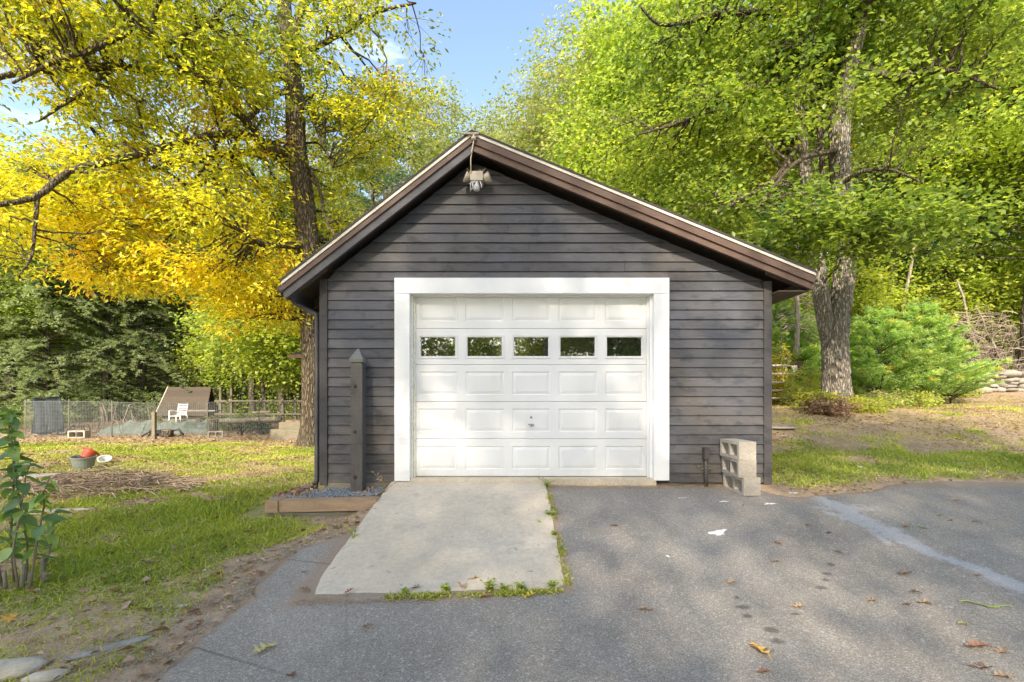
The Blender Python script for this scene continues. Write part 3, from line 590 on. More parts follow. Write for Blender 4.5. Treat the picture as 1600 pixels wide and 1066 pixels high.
# timber edging of the bed
bed = thing('timber_edging', P(505, 797, 4.75), 'knotty landscape timbers framing the small gravel bed beside the concrete apron', 'timber edging')
x0 = (420 - 800) / F * 4.72; x1 = -1.42
zt = H - 1.055
vs_ = [(x0 + .135, 4.66, zt - .115), (x1, 4.66, zt - .10), (x1, 4.80, zt - .10), (x0 + .135, 4.80, zt - .115), (x0 + .135, 4.66, zt), (x1 + .03, 4.66, zt + .02), (x1 + .03, 4.80, zt + .02), (x0 + .135, 4.80, zt)]
obj('timber', mesh('timber', vs_, [(0, 3, 2, 1), (4, 5, 6, 7), (0, 1, 5, 4), (1, 2, 6, 5), (2, 3, 7, 6), (3, 0, 4, 7)]), M['timber'], bed)
obj('timber', box_mesh(x0, x0 + .132, 4.64, 5.62, zt - .118, zt + .004, .006), M['timber'], bed)
obj('timber', box_mesh(x0 + .02, -1.5, 4.68, 4.79, zt - .20, zt - .122, .004), M['old_timber'], bed)
# gravel in the bed
def scatter_stones(n, fx, size, name, m_):
    base = np.array([(1, 0, 0), (-1, 0, 0), (0, 1, 0), (0, -1, 0), (0, 0, 1), (0, 0, -1)], float); fc = np.array([(0, 2, 4), (2, 1, 4), (1, 3, 4), (3, 0, 4), (2, 0, 5), (1, 2, 5), (3, 1, 5), (0, 3, 5)])
    V = []; Fc = []
    for k in range(n):
        x, y, z = fx(); s = size * random.uniform(.5, 1.3); b = base * rng.uniform(.5, 1.1, (6, 3)) * s; b[:, 2] *= .7; a = random.uniform(0, 6.28)
        rot = np.array([[math.cos(a), -math.sin(a), 0], [math.sin(a), math.cos(a), 0], [0, 0, 1]]); V.append(b @ rot.T + (x, y, z)); Fc.append(fc + 6 * k)
    Fc = np.concatenate(Fc); return quick_mesh(name, np.concatenate(V), np.c_[Fc, Fc[:, 2]], False)
def fbed():
    x = random.uniform(-2.55, -1.42); y = random.uniform(4.81, 5.24); return x, y, H - 1.05 + .03 * (x + 2) + random.uniform(0, .012)
o = obj('gravel', scatter_stones(2600, fbed, .013, 'gravel', M['gravel']), M['gravel']); tag(o, 'blue grey gravel filling the timber edged bed', 'gravel', kind='stuff')
o = obj('bed_soil', box_mesh(-2.56, -1.42, 4.80, 5.24, H - 1.2, H - 1.065), M['ground']); tag(o, kind='structure')
# outlet stub with cap
ob = P(1103, 722, 5.2)
ou = thing('outlet_pipe', (ob.x, 5.2, H - .985), 'small dark pipe with a square outlet box against the right siding', 'outlet')
obj('outlet_box', box_mesh(ob.x - .028, ob.x + .028, 5.165, 5.235, H - .70, H - .565, .004), M['corner'], ou)
t_ = Tubes(); t_.add([(ob.x + .004, 5.20, H - 1.02), (ob.x, 5.20, H - .70)], .019, 10); obj('pipe', t_.mesh('pipe'), M['corner'], ou)
# concrete blocks: hollow, lying with the cores facing out
def block_mesh(L=.39, Hh=.19, W=.19):
    bm = bmesh.new(); wt = .033
    xs = [0, wt, L / 2 - .014, L / 2 + .014, L - wt, L]; zs = [0, wt, Hh - wt, Hh]
    for y, rev in ((0, 0), (W, 1)):
        g_ = [[bm.verts.new((a, y, b)) for a in xs] for b in zs]
        for j in range(3):
            for k in range(5):
                if j == 1 and k in (1, 3): continue
                q_ = [g_[j][k], g_[j][k + 1], g_[j + 1][k + 1], g_[j + 1][k]]; bm.faces.new(q_[::-1] if rev else q_)
    bm.verts.ensure_lookup_table()
    def vv(a, y, b): return min(bm.verts, key=lambda q_: (q_.co - Vector((a, y, b))).length)
    for (a0, a1) in ((xs[1], xs[2]), (xs[3], xs[4])):
        l = [(a0, zs[1]), (a1, zs[1]), (a1, zs[2]), (a0, zs[2])]
        for k in range(4): p_, q_ = l[k], l[(k + 1) % 4]; bm.faces.new((vv(p_[0], 0, p_[1]), vv(q_[0], 0, q_[1]), vv(q_[0], W, q_[1]), vv(p_[0], W, p_[1])))
    for b in (0, Hh):
        for k in range(5): bm.faces.new((vv(xs[k], 0, b), vv(xs[k + 1], 0, b), vv(xs[k + 1], W, b), vv(xs[k], W, b)))
    for a in (0, L):
        for k in range(3): bm.faces.new((vv(a, 0, zs[k]), vv(a, 0, zs[k + 1]), vv(a, W, zs[k + 1]), vv(a, W, zs[k])))
    bmesh.ops.recalc_face_normals(bm, faces=bm.faces)
    core_e = [e for e in bm.edges if abs(e.verts[0].co.y - e.verts[1].co.y) > W * .9 and xs[1] - .001 <= e.verts[0].co.x <= xs[4] + .001 and zs[1] - .001 <= e.verts[0].co.z <= zs[2] + .001]
    bmesh.ops.bevel(bm, geom=core_e, offset=.022, segments=3, affect='EDGES', profile=.5)
    bmesh.ops.translate(bm, verts=bm.verts, vec=(-L / 2, -W / 2, 0)); return bm_mesh('concrete_block', bm)
b0 = block_mesh()
bb = P(1163, 762, 4.88); zb_ = tz(bb.x, 4.88) + .004
labs = ['bottom concrete block of the stack by the right garage corner, standing on the asphalt', 'middle concrete block of the stack by the right garage corner', 'topmost concrete block of the stack by the right garage corner']
grooved = [False, True, True]
for k in range(3):
    o = bpy.data.objects.new('concrete_block', b0 if k == 0 else b0.copy()); link(o)
    if k == 0: b0.materials.append(M['block'])
    # long hollow side turns away to the left, the end faces the camera
    o.location = (bb.x + .035 + (.0, -.03, -.04)[k], bb.y + .14, zb_ + .191 * k); o.rotation_euler = (0, 0, R((-84, -90, -87)[k]))
    tag(o, labs[k], 'concrete block', 'concrete blocks stacked at the garage corner')
def weed(name, base, h, n, label, seed, cat='weed', mat='leaf_green', lw=.022, parent=None, spread=1.1):
    r_ = np.random.default_rng(seed); root = thing(name, base, label, cat)
    t_ = Tubes(); C, D, T = [], [], []
    for k in range(n):
        a = r_.uniform(0, 6.28); s = r_.uniform(.1, spread); hh = h * r_.uniform(.55, 1.0)
        pts = [Vector(base) + Vector((math.cos(a) * s * hh * q * q, math.sin(a) * s * hh * q * q, hh * q)) for q in (0, .35, .7, 1)]
        t_.add(pts, [.0022, .0018, .0014, .001], 4)
        for q in np.linspace(.2, 1, max(3, int(hh / .025))):
            i_ = min(2, int(q * 3)); p_ = Vector(pts[i_]).lerp(Vector(pts[i_ + 1]), q * 3 - i_); b_ = r_.uniform(0, 6.28); C.append(p_); D.append((math.cos(b_), math.sin(b_), r_.uniform(-.1, .7))); T.append(r_.uniform(.2, .9))
    obj('stem', t_.mesh('stem'), M['leaf_dark'] if False else M['grass_stem'], root)
    me = leaf_mesh('leaves', np.array(C), np.array(D), lw * 2.0, lw, np.array(T), r_); o_ = obj('foliage', me, M[mat], root); return root
M['grass_stem'] = simple('green_stem', (.12, .16, .05), (.2, .22, .08), 12, .7, .1)

# ------------------------------------------------------------------ leaves and trees
def leaf_mesh(name, C, D, L, W, T, r_=rng, fold=.25, nrm=None, flat=.5):
    n = len(C); D = np.asarray(D, float); D = D / (np.linalg.norm(D, axis=1)[:, None] + 1e-9)
    if nrm is None: nrm = r_.normal(0, flat, (n, 3)) + np.array([0, 0, 1.0])
    Nn = nrm - (nrm * D).sum(1)[:, None] * D; Nn /= np.linalg.norm(Nn, axis=1)[:, None] + 1e-9; Sd = np.cross(D, Nn)
    L = np.broadcast_to(np.asarray(L, float), (n,)) * r_.uniform(.7, 1.25, n); W = np.broadcast_to(np.asarray(W, float), (n,)) * r_.uniform(.75, 1.2, n)
    b = C; tip = C + D * L[:, None] - Nn * (L * .12)[:, None]; m_ = C + D * (L * .45)[:, None] + Nn * (W * fold)[:, None] * .6
    l = m_ + Sd * (W / 2)[:, None]; r2 = m_ - Sd * (W / 2)[:, None]; c0 = C + D * (L * .45)[:, None] - Nn * (W * fold * .3)[:, None]
    v = np.stack([b, r2, tip, l], 1).reshape(-1, 3); k = np.arange(n) * 4
    f = np.concatenate([np.stack([k, k + 1, k + 2, k + 2], 1), np.stack([k, k + 2, k + 3, k + 3], 1)])
    me = quick_mesh(name, v, f, False); set_attr(me, 'tint', np.repeat(np.clip(T, 0, 1), 4)); return me
def curve_pts(a, b, n, r_, sag=.1, wob=.06):
    a = np.asarray(a, float); b = np.asarray(b, float); L = np.linalg.norm(b - a); t = np.linspace(0, 1, n)[:, None]
    p = a + (b - a) * t; p[:, 2] += (sag * L * np.sin(np.pi * t))[:, 0]
    w = r_.normal(0, wob * L, (n, 3)); w[0] = w[-1] = 0; return p + w * .6
class Tree:
    """skeleton of limbs plus an envelope of ellipsoids filled with leafy sprays; each spray hangs on a twig that joins the skeleton"""
    def __init__(s, seed): s.r = np.random.default_rng(seed); s.wood = Tubes(); s.trunk = Tubes(); s.nodes = []; s.C = []; s.D = []; s.T = []
    def limb(s, pts, rads, sides=8, trunk=False, n=6, wob=.04, take=True):
        pts = np.asarray(pts, float); t = np.linspace(0, len(pts) - 1, (len(pts) - 1) * n + 1); i = np.clip(t.astype(int), 0, len(pts) - 2); u = (t - i)[:, None]
        p0 = pts[np.clip(i - 1, 0, None)]; p1 = pts[i]; p2 = pts[i + 1]; p3 = pts[np.clip(i + 2, None, len(pts) - 1)]
        q = .5 * ((2 * p1) + (-p0 + p2) * u + (2 * p0 - 5 * p1 + 4 * p2 - p3) * u ** 2 + (-p0 + 3 * p1 - 3 * p2 + p3) * u ** 3)
        rr = np.interp(t, np.arange(len(pts)), rads); q[1:-1] += s.r.normal(0, 1, q[1:-1].shape) * rr[1:-1, None] * wob * 3
        (s.trunk if trunk else s.wood).add(q, rr, sides, True, .05)
        if take: s.nodes.append(np.c_[q, rr])
        return q
    def fill(s, ells, n_cl, sprays, leaves, cr, dens_seed=0., thr=-.25, tint=None, droop=.25, flat=.45, spread=.22, twig=True, outer=.0, brad=.025, keep=None):
        nod = np.concatenate(s.nodes); r_ = s.r; w = np.array([e[1][0] * e[1][1] * e[1][2] for e in ells]); w /= w.sum(); cnt = 0; tries = 0
        while cnt < n_cl and tries < n_cl * 12:
            tries += 1; e = ells[r_.choice(len(ells), p=w)]; u = r_.normal(size=3); u /= np.linalg.norm(u); rad = r_.uniform(outer, 1) ** (1 / 2.4); c = np.array(e[0]) + u * rad * np.array(e[1])
            if snoise(c[0], c[1], c[2], 1.1, dens_seed) < thr or (keep is not None and not keep(c)): continue
            cnt += 1; d = np.linalg.norm(nod[:, :3] - c + np.array([0, 0, .35]) * 1.0, axis=1); k = d.argmin(); a = nod[k]
            if d[k] > .25:
                bp = curve_pts(a[:3], c, 7, r_, .07, .05); s.wood.add(bp, np.linspace(min(a[3] * .7, brad * (1 + d[k] * .25)), .006, 7), 5, False)
            else: bp = np.repeat(c[None], 7, 0)
            so = r_.normal(0, 1, (sprays, 3)) * cr * np.array([1, 1, .55]); sc = c + so
            if twig:
                for q in range(0, sprays, 1 if sprays < 12 else 2):
                    s.wood.add(curve_pts(bp[r_.integers(3, 7)], sc[q], 4, r_, .05, .05), [.006, .005, .004, .003], 3, False)
            out = so / (np.linalg.norm(so, axis=1)[:, None] + 1e-6); out[:, 2] = out[:, 2] * .4 - droop
            lc_ = np.repeat(sc, leaves, 0) + r_.normal(0, spread, (sprays * leaves, 3)) * np.array([1, 1, .45]); ld = np.repeat(out, leaves, 0) + r_.normal(0, .65, (sprays * leaves, 3)) * np.array([1, 1, .6])
            tt = (tint(c, r_) if tint else .5) + r_.normal(0, .10, sprays)[:, None] + r_.normal(0, .12, (sprays, leaves)); s.C.append(lc_); s.D.append(ld); s.T.append(tt.ravel())
    def leaves(s, name, L, W, flat=.5):
        return leaf_mesh(name, np.concatenate(s.C), np.concatenate(s.D), L, W, np.concatenate(s.T), s.r, flat=flat)
def trunk_mesh(pts, rads, sides, n, seed, ridge=.05, flare=None, lobes=5):
    """a trunk with ridged bark and root flare as real relief"""
    r_ = np.random.default_rng(seed); pts = np.asarray(pts, float); t = np.linspace(0, len(pts) - 1, n); i = np.clip(t.astype(int), 0, len(pts) - 2); u = (t - i)[:, None]
    p0 = pts[np.clip(i - 1, 0, None)]; p1 = pts[i]; p2 = pts[i + 1]; p3 = pts[np.clip(i + 2, None, len(pts) - 1)]
    q = .5 * ((2 * p1) + (-p0 + p2) * u + (2 * p0 - 5 * p1 + 4 * p2 - p3) * u ** 2 + (-p0 + 3 * p1 - 3 * p2 + p3) * u ** 3); rr = np.interp(t, np.arange(len(pts)), rads)
    a = np.linspace(0, 2 * np.pi, sides, endpoint=False); zz = q[:, 2][:, None] - q[0, 2]; A = a[None, :]
    rel = ridge * (np.sin(A * 17 + 2.2 * np.sin(zz * 3.1 + A * 2) + seed) * .5 + np.sin(A * 29 + 3 * np.sin(zz * 5 - A * 3)) * .35 + .4 * np.sin(zz * 21 + 5 * np.sin(A * 9)))
    fl_ = 0 if flare is None else flare * np.exp(-zz / .28) * (1 + .45 * np.sin(A * lobes + seed))
    rad = rr[:, None] * (1 + rel + fl_ + .05 * np.sin(A * 2 + zz * .8 + seed)); v = q[:, None, :] + np.stack([rad * np.cos(A), rad * np.sin(A), np.zeros_like(rad)], -1); m_ = sides
    ii = np.arange(n - 1)[:, None] * m_; j = np.arange(m_)[None, :]; k = (j + 1) % m_; f = np.stack([ii + j, ii + k, ii + m_ + k, ii + m_ + j], -1).reshape(-1, 4); return quick_mesh('trunk', v.reshape(-1, 3), f)

# ---- the big yellow hickory on the left
T = Tree(21); D0 = 11.4
hb = G(489, 697); hb = Vector((P(489, 697, D0).x, D0, tz(P(489, 697, D0).x, D0)))
hick = thing('hickory_tree', hb, 'large yellow leaved tree with spreading dark limbs, growing beside the garage on the left', 'tree')
tp = [(hb.x, hb.y, hb.z - .1)] + [tuple(P(a, b, D0)) for a, b in [(489, 600), (485, 450), (477, 330), (464, 235), (460, 150), (452, 75), (440, -60), (450, -230), (440, -400)]]
trd = [.31, .265, .25, .24, .235, .22, .17, .14, .10, .05]
obj('trunk', trunk_mesh(tp, trd, 54, 150, 3, .05, .45), M['bark_hickory'], hick)
for k in range(len(tp) - 1): T.nodes.append(np.c_[np.linspace(tp[k], tp[k + 1], 6), np.linspace(trd[k], trd[k + 1], 6)])
def PL(l): return [tuple(P(a, b, d)) for a, b, d in l]
T.limb(PL([(466, 232, 11.4), (430, 236, 11.1), (395, 214, 10.8), (335, 211, 10.3), (280, 225, 9.8), (180, 250, 9), (110, 268, 8.4), (60, 305, 8), (-10, 322, 7.5), (-90, 330, 7)]), [.12, .10, .09, .085, .075, .07, .06, .05, .04, .02])
T.limb(PL([(462, 240, 11.4), (400, 238, 11.7), (320, 246, 11.5), (215, 268, 11), (150, 285, 10.6), (90, 330, 10)]), [.12, .10, .07, .06, .045, .02])
T.limb(PL([(458, 118, 11.4), (430, 120, 11.2), (375, 118, 10.9), (330, 112, 10.6), (240, 112, 10), (180, 104, 9.5), (100, 110, 9), (40, 112, 8.6), (-30, 130, 8)]), [.11, .10, .09, .08, .075, .08, .07, .06, .03])
T.limb(PL([(440, 236, 11.2), (410, 225, 11.0), (385, 190, 10.6), (330, 140, 9.6), (275, 95, 8.8), (225, 45, 8.2), (160, -25, 7.6), (80, -120, 7)]), [.10, .095, .085, .09, .085, .08, .06, .03])
T.limb(PL([(458, 143, 11.4), (440, 145, 11.2), (410, 165, 11), (386, 190, 10.6)]), [.08, .06, .05, .05])
T.limb(PL([(478, 380, 11.4), (450, 384, 10.8), (415, 382, 10.3), (378, 362, 9.8)]), [.12, .08, .055, .03])
T.limb(PL([(205, 48, 8.4), (150, 75, 8.2), (90, 95, 8), (20, 130, 7.6)]), [.06, .055, .04, .02]); T.limb(PL([(250, 75, 8.6), (240, 30, 8.3), (260, -20, 8)]), [.05, .04, .02])
T.limb(PL([(262, 70, 8.6), (330, 30, 8.8), (380, -30, 9)]), [.05, .035, .02]); T.limb(PL([(180, 104, 9.5), (120, 150, 9), (60, 190, 8.6)]), [.05, .035, .015])
T.limb(PL([(484, 262, 11.4), (500, 300, 11), (512, 350, 10.8), (545, 392, 10.6)]), [.05, .04, .03, .012]); T.limb(PL([(470, 150, 11.4), (498, 210, 11.2), (520, 262, 11)]), [.05, .035, .02])
T.limb(PL([(460, 90, 11.4), (520, 60, 11), (590, 20, 10.6), (650, 5, 10.2)]), [.08, .06, .04, .02]); T.limb(PL([(455, 75, 11.4), (480, 0, 11.6), (560, -90, 11.8), (640, -150, 11.5)]), [.14, .10, .07, .03])
T.limb(PL([(335, 245, 11.5), (300, 290, 11), (290, 350, 10.5)]), [.04, .03, .015]); T.limb(PL([(215, 160, 9.5), (225, 210, 9.4), (260, 260, 9.3)]), [.03, .025, .015])
T.limb(PL([(345, 250, 11.4), (325, 280, 11.1), (305, 300, 10.8), (300, 350, 10.5)]), [.04, .035, .03, .012]); T.limb(PL([(60, 305, 8), (55, 350, 7.9), (50, 400, 7.8), (30, 430, 7.6)]), [.035, .03, .02, .01])
T.limb(PL([(440, -60, 11.4), (300, -120, 10), (150, -160, 9)]), [.1, .07, .03]); T.limb(PL([(445, -200, 11.4), (520, -300, 13), (560, -350, 14)]), [.08, .05, .03])
def ty(c, r_):
    px = 800 + c[0] / c[1] * F; py = 622 - (c[2] - H) / c[1] * F
    base = .48 - .24 * smooth(6.0, 8.5, c[2]) + .14 * snoise(c[0], c[1], c[2], .8, 4)
    if r_.uniform() < .10: base = .93
    if r_.uniform() < .13: base -= .2
    return base
E = [((-7.6, 10.6, 5.7), (3.4, 2.4, 1.5)), ((-6.6, 11.0, 9.0), (4.6, 3.6, 2.6)), ((-9.8, 8.6, 4.8), (2.3, 1.5, 1.0)), ((-4.7, 12.2, 5.9), (1.4, 1.2, 1.6)), ((-8.8, 8.6, 8.2), (3.2, 1.8, 1.6)), ((-3.9, 10.8, 10.1), (1.3, 1.3, .9))]
def off_trunk(c): return not (abs(c[0] / c[1] + .463) < .055 and c[1] < 11.9 and c[2] < 9.6)     # the bole below the top stays bare on the open side
E.append(((-11.2, 9.8, 5.6), (2.4, 1.5, 1.5)))
T.fill(E, 440, 12, 13, .34, 1.0, -.15, ty, droop=.35, spread=.15, keep=off_trunk)
T.fill([((-6.3, 11.1, 3.85), (1.15, 1.0, .62)), ((-4.9, 11.2, 4.6), (.5, .8, .5)), ((-7.9, 10.2, 4.4), (2.2, 1.2, .5))], 60, 11, 14, .36, 1.0, -.6, lambda c, r_: .58 + .1 * r_.normal(), droop=.4, spread=.15)
T.fill([((-9.0, 20, 5.0), (2.6, 1.6, 2.6)), ((-6.3, 15.5, 6.8), (2.0, 2.2, 2.6))], 10, 10, 14, .4, 1.0, -.5, lambda c, r_: .5, droop=.3)
obj('limbs', T.wood.mesh('limbs'), M['bark_hickory'], hick); obj('crown', T.leaves('crown', .125, .054), M['leaf_yellow'], hick)

# ---- the forked oak on the right
T = Tree(33); D1 = 11.0; ob_ = P(1306, 634, D1); ob_.z = tz(ob_.x, D1) - .02
oak = thing('oak_tree', ob_, 'massive grey oak with deeply ridged bark forking into two stems, right of the garage', 'tree')
tp = [(ob_.x, D1, ob_.z - .12)] + [tuple(P(a, b, D1)) for a, b in [(1306, 580), (1305, 520), (1316, 450), (1325, 360), (1312, 260), (1313, 185), (1325, 110), (1343, 40), (1350, -60), (1330, -200)]]
trd = [.34, .29, .285, .225, .205, .20, .22, .19, .16, .13, .06]
me = trunk_mesh(tp, trd, 70, 190, 5, .055, .38); obj('trunk', me, M['bark_oak'], oak)
for k in range(len(tp) - 1): T.nodes.append(np.c_[np.linspace(tp[k], tp[k + 1], 6), np.linspace(trd[k], trd[k + 1], 6)])
t2 = [tuple(P(a, b, d)) for a, b, d in [(1300, 560, 11.0), (1284, 470, 10.95), (1272, 370, 11.1), (1260, 280, 11.2), (1251, 215, 11.2), (1243, 120, 11.3), (1225, 20, 11.4), (1200, -120, 11.4)]]
td = [.16, .17, .15, .14, .135, .13, .10, .05]
obj('stem', trunk_mesh(t2, td, 44, 110, 9, .05), M['bark_oak'], oak)
for k in range(len(t2) - 1): T.nodes.append(np.c_[np.linspace(t2[k], t2[k + 1], 6), np.linspace(td[k], td[k + 1], 6)])
T.limb(PL([(1285, 340, 11.1), (1284, 260, 11), (1280, 200, 11), (1270, 120, 10.8)]), [.07, .06, .05, .03])
T.limb(PL([(1250, 215, 11.2), (1215, 275, 10.8), (1160, 310, 10.4), (1115, 335, 10)]), [.08, .06, .05, .02]); T.limb(PL([(1240, 120, 11.3), (1150, 145, 11), (1080, 185, 10.6), (1000, 210, 10.2)]), [.08, .065, .045, .02])
T.limb(PL([(1255, 215, 11.2), (1262, 160, 10.8), (1255, 100, 10.4)]), [.05, .035, .02]); T.limb(PL([(1318, 358, 11), (1360, 352, 10.4), (1402, 360, 9.9), (1440, 350, 9.5)]), [.07, .04, .025, .012])
T.limb(PL([(1330, 100, 11), (1400, 120, 10.8), (1480, 110, 10.6), (1560, 140, 10.4)]), [.09, .07, .05, .02]); T.limb(PL([(1350, -20, 11), (1450, -40, 11), (1560, -30, 11)]), [.09, .07, .03])
T.limb(PL([(1225, 20, 11.4), (1130, 20, 11), (1040, 40, 10.6), (1000, 10, 10.4)]), [.08, .06, .045, .02]); T.limb(PL([(1312, 290, 11), (1345, 270, 10.4), (1390, 265, 9.9), (1440, 285, 9.4)]), [.07, .05, .03, .015])
T.limb(PL([(1310, 235, 11), (1250, 250, 10), (1210, 290, 9.2), (1180, 330, 9)]), [.07, .05, .03, .015]); T.limb(PL([(1343, 40, 11), (1380, -90, 10), (1420, -180, 9.5)]), [.1, .06, .03]); T.limb(PL([(1225, 20, 11.4), (1150, -80, 11), (1060, -120, 10.4)]), [.08, .06, .03])
def tg(c, r_):
    return .42 + .26 * snoise(c[0], c[1], c[2], .7, 2) + (.2 if r_.uniform() < .12 else 0)
E = [((5.3, 11.6, 8.5), (3.3, 2.2, 2.7)), ((10.4, 11.6, 9.9), (3.2, 2.2, 1.8)), ((6.9, 11.8, 8.8), (1.5, 1.8, 2.2)), ((7.8, 9.8, 7.2), (2.4, 1.1, .9)), ((4.4, 10.8, 6.6), (1.5, 1.2, 1.0)), ((7.5, 11.2, 11.5), (4, 2.8, 2.2))]
def off_stems(c): u = c[0] / c[1]; return not (.585 < u < .79 and c[1] < 11.8 and ((c[2] - H) / c[1] < .385 or .43 < (c[2] - H) / c[1] < .62))
T.fill(E, 300, 13, 14, .42, 2.0, -.04, tg, droop=.2, spread=.18, keep=off_stems)
T.fill([((6.9, 9.0, 4.75), (1.7, 1.0, .42)), ((8.9, 9.2, 4.9), (1.0, .8, .4)), ((5.6, 9.6, 5.3), (.9, .8, .5))], 38, 12, 13, .34, 2.0, -.7, lambda c, r_: .3 + .1 * r_.normal(), droop=.1, spread=.16, )
obj('limbs', T.wood.mesh('limbs'), M['bark_hickory'], oak); obj('crown', T.leaves('crown', .125, .092, .45), M['leaf_green'], oak)

# ---- forest kinds, built once at the origin and copied
def copy_tree(o, loc, rz, sc, label, group):
    r = o.copy(); link(r); r.location = loc; r.rotation_euler = (0, 0, rz); r.scale = sc
    for ch in o.children: c = ch.copy(); link(c, r)
    tag(r, label, None, group); return r
def forest_kind(name, cat, seed, h, cb, cr, n_cl, sprays, leaves, leafL, leafW, mat, barkm, tint0, lean=0., thr=-.3, r0=.17, nl=9, cl=.55, fork=False):
    T = Tree(seed); r_ = T.r; root = thing(name, (0, 0, 0), '', cat)
    bend = r_.normal(0, .25, 2); tp = [(0, 0, -.2), (bend[0] * .3, bend[1] * .3, h * .25), (bend[0] + lean * .3, bend[1], h * .5), (lean * .7, bend[1], h * .75), (lean, 0, h * .95)]
    T.limb(tp, [r0 * 1.15, r0, r0 * .75, r0 * .5, r0 * .15], 10, True, 6, .03)
    for k in range(nl):
        t = cb / h + (1 - cb / h) * (k + .3) / nl * .9; i_ = min(3, int(t * 4)); b = np.array(tp[i_]) * (1 - (t * 4 - i_)) + np.array(tp[i_ + 1]) * (t * 4 - i_)
        a = r_.uniform(0, 6.28); L = cr * (1.1 - .5 * t) * r_.uniform(.7, 1.1); e = b + (L * math.cos(a), L * math.sin(a), L * r_.uniform(.35, .9))
        T.limb([b, (b + e) / 2 + (0, 0, -.1 * L), e], [r0 * .5 * (1.1 - t), r0 * .3 * (1.1 - t), .015], 6, False, 5, .04)
    c0 = (cb + h) / 2; E = [((lean * .6, 0, c0), (cr, cr, (h - cb) / 2)), ((lean * .8 + cr * .3, cr * .2, c0 + (h - cb) * .2), (cr * .6, cr * .6, (h - cb) * .28)), ((-cr * .35, -cr * .2, c0 - (h - cb) * .1), (cr * .7, cr * .7, (h - cb) * .3))]
    T.fill(E, n_cl, sprays, leaves, cl, seed * .7, thr, lambda c, r2: tint0 + .22 * snoise(c[0], c[1], c[2], .6, seed), droop=.2, spread=.28, outer=.1)
    obj('trunk', T.trunk.mesh('trunk'), M[barkm], root, False); obj('limbs', T.wood.mesh('limbs'), M[barkm], root, False); obj('crown', T.leaves('crown', leafL, leafW, .5), M[mat], root, False); return root
def conifer(name, cat, seed, h, rb, z0, whorl, nb, mat, barkm, nL, nW, up, droop, per, twig_gap, top=.12, r0=.1, tint0=.45, tl=.35, rand=.25, curve=1.0):
    r_ = np.random.default_rng(seed); root = thing(name, (0, 0, 0), '', cat); T = Tubes(); T.add([(0, 0, -.1), (0, 0, h * .5), (0, 0, h)], [r0, r0 * .6, .008], 8); C = []; D = []; Tn = []
    z = z0
    while z < h * .97:
        L0 = rb * (1 - (z - z0) / (h - z0)) ** curve + top
        for k in range(nb):
            a = r_.uniform(0, 6.28); L = L0 * r_.uniform(1 - rand, 1 + rand); d = np.array([math.cos(a), math.sin(a), 0]); u = np.linspace(0, 1, 6)
            zz = z + r_.uniform(-.5, .5) * whorl; pts = np.stack([d[0] * L * u, d[1] * L * u, zz + L * (up * u - droop * u * u)], 1); T.add(pts, np.linspace(min(.03, r0 * .3), .004, 6), 4, False)
            m_ = max(3, int(L / twig_gap)); side = np.array([-d[1], d[0], 0])
            for q in range(m_):
                s = .22 + .78 * (q + r_.uniform(0, 1)) / m_; i_ = min(4, int(s * 5)); b = pts[i_] + (pts[i_ + 1] - pts[i_]) * (s * 5 - i_)
                sgn = r_.choice([-1, 1]); tlL = tl * (1.15 - s) * r_.uniform(.6, 1.3) + .05; dd = side * sgn * .8 + d * .8 + np.array([0, 0, up * .8 - droop * s]); dd /= np.linalg.norm(dd)
                e = b + dd * tlL; nn_ = per; w = r_.uniform(.15, 1, nn_)[:, None]; cc = b + (e - b) * w + r_.normal(0, .012, (nn_, 3)); C.append(cc); D.append(dd * .9 + r_.normal(0, .55, (nn_, 3)) * np.array([1, 1, .7])); Tn.append(np.full(nn_, tint0 + r_.normal(0, .13) + .25 * (s - .6)) + r_.normal(0, .08, nn_))
        z += whorl * r_.uniform(.8, 1.2)
    obj('trunk', T.mesh('trunk'), M[barkm], root, False); obj('crown', leaf_mesh('crown', np.concatenate(C), np.concatenate(D), nL, nW, np.concatenate(Tn), r_, flat=.8), M[mat], root, False); return root
K = {}
K['oak'] = forest_kind('oak_tree', 'tree', 101, 17, 5.5, 3.6, 230, 10, 14, .17, .11, 'leaf_mid', 'bark', .55, .8)
K['maple'] = forest_kind('maple_tree', 'tree', 102, 14, 3.6, 3.2, 220, 10, 14, .155, .12, 'leaf_green', 'bark', .5, -.6)
K['open'] = forest_kind('open_oak_tree', 'tree', 103, 18, 7, 3.4, 160, 9, 13, .18, .11, 'leaf_mid', 'bark_pale', .8, .5, -.15, .16, 12)
K['under'] = forest_kind('understory_tree', 'tree', 104, 6.5, 1.2, 2.0, 120, 8, 9, .17, .13, 'leaf_green', 'bark', .55, .4, -.3, .055, 8, .4)
K['pine'] = conifer('pine_tree', 'tree', 105, 17, 3.4, 4.5, .75, 5, 'needle_dark', 'bark', .22, .04, .15, .25, 16, .16, .5, .2, .5, .6, .35, .7)
K['hemlock'] = conifer('hemlock_tree', 'tree', 106, 8.2, 4.1, .4, .24, 6, 'needle_hemlock', 'bark', .12, .036, .35, .55, 14, .14, .2, .13, .45, .6, .45, .6)
K['sapling'] = conifer('white_pine_sapling', 'tree', 107, 2.75, 1.35, .15, .14, 6, 'needle_pine', 'bark', .12, .018, .75, .25, 24, .075, .12, .035, .55, .22, .25, .9)
first = {}
def plant(kind, px, d, sc, label, group=None, rz=None, at=None, szz=None):
    x = (px - 800) / F * d if at is None else at; y = d; loc = (x, y, tz(x, y) - .02); rz = random.uniform(0, 6.28) if rz is None else rz; s = (sc, sc, sc * (szz or random.uniform(.92, 1.08)))
    if kind not in first:
        r = K[kind]; r.location = loc; r.rotation_euler = (0, 0, rz); r.scale = s; tag(r, label, None, group); first[kind] = r; return r
    return copy_tree(first[kind], loc, rz, s, label, group)
WG = 'tall trees of the woods behind the garage'
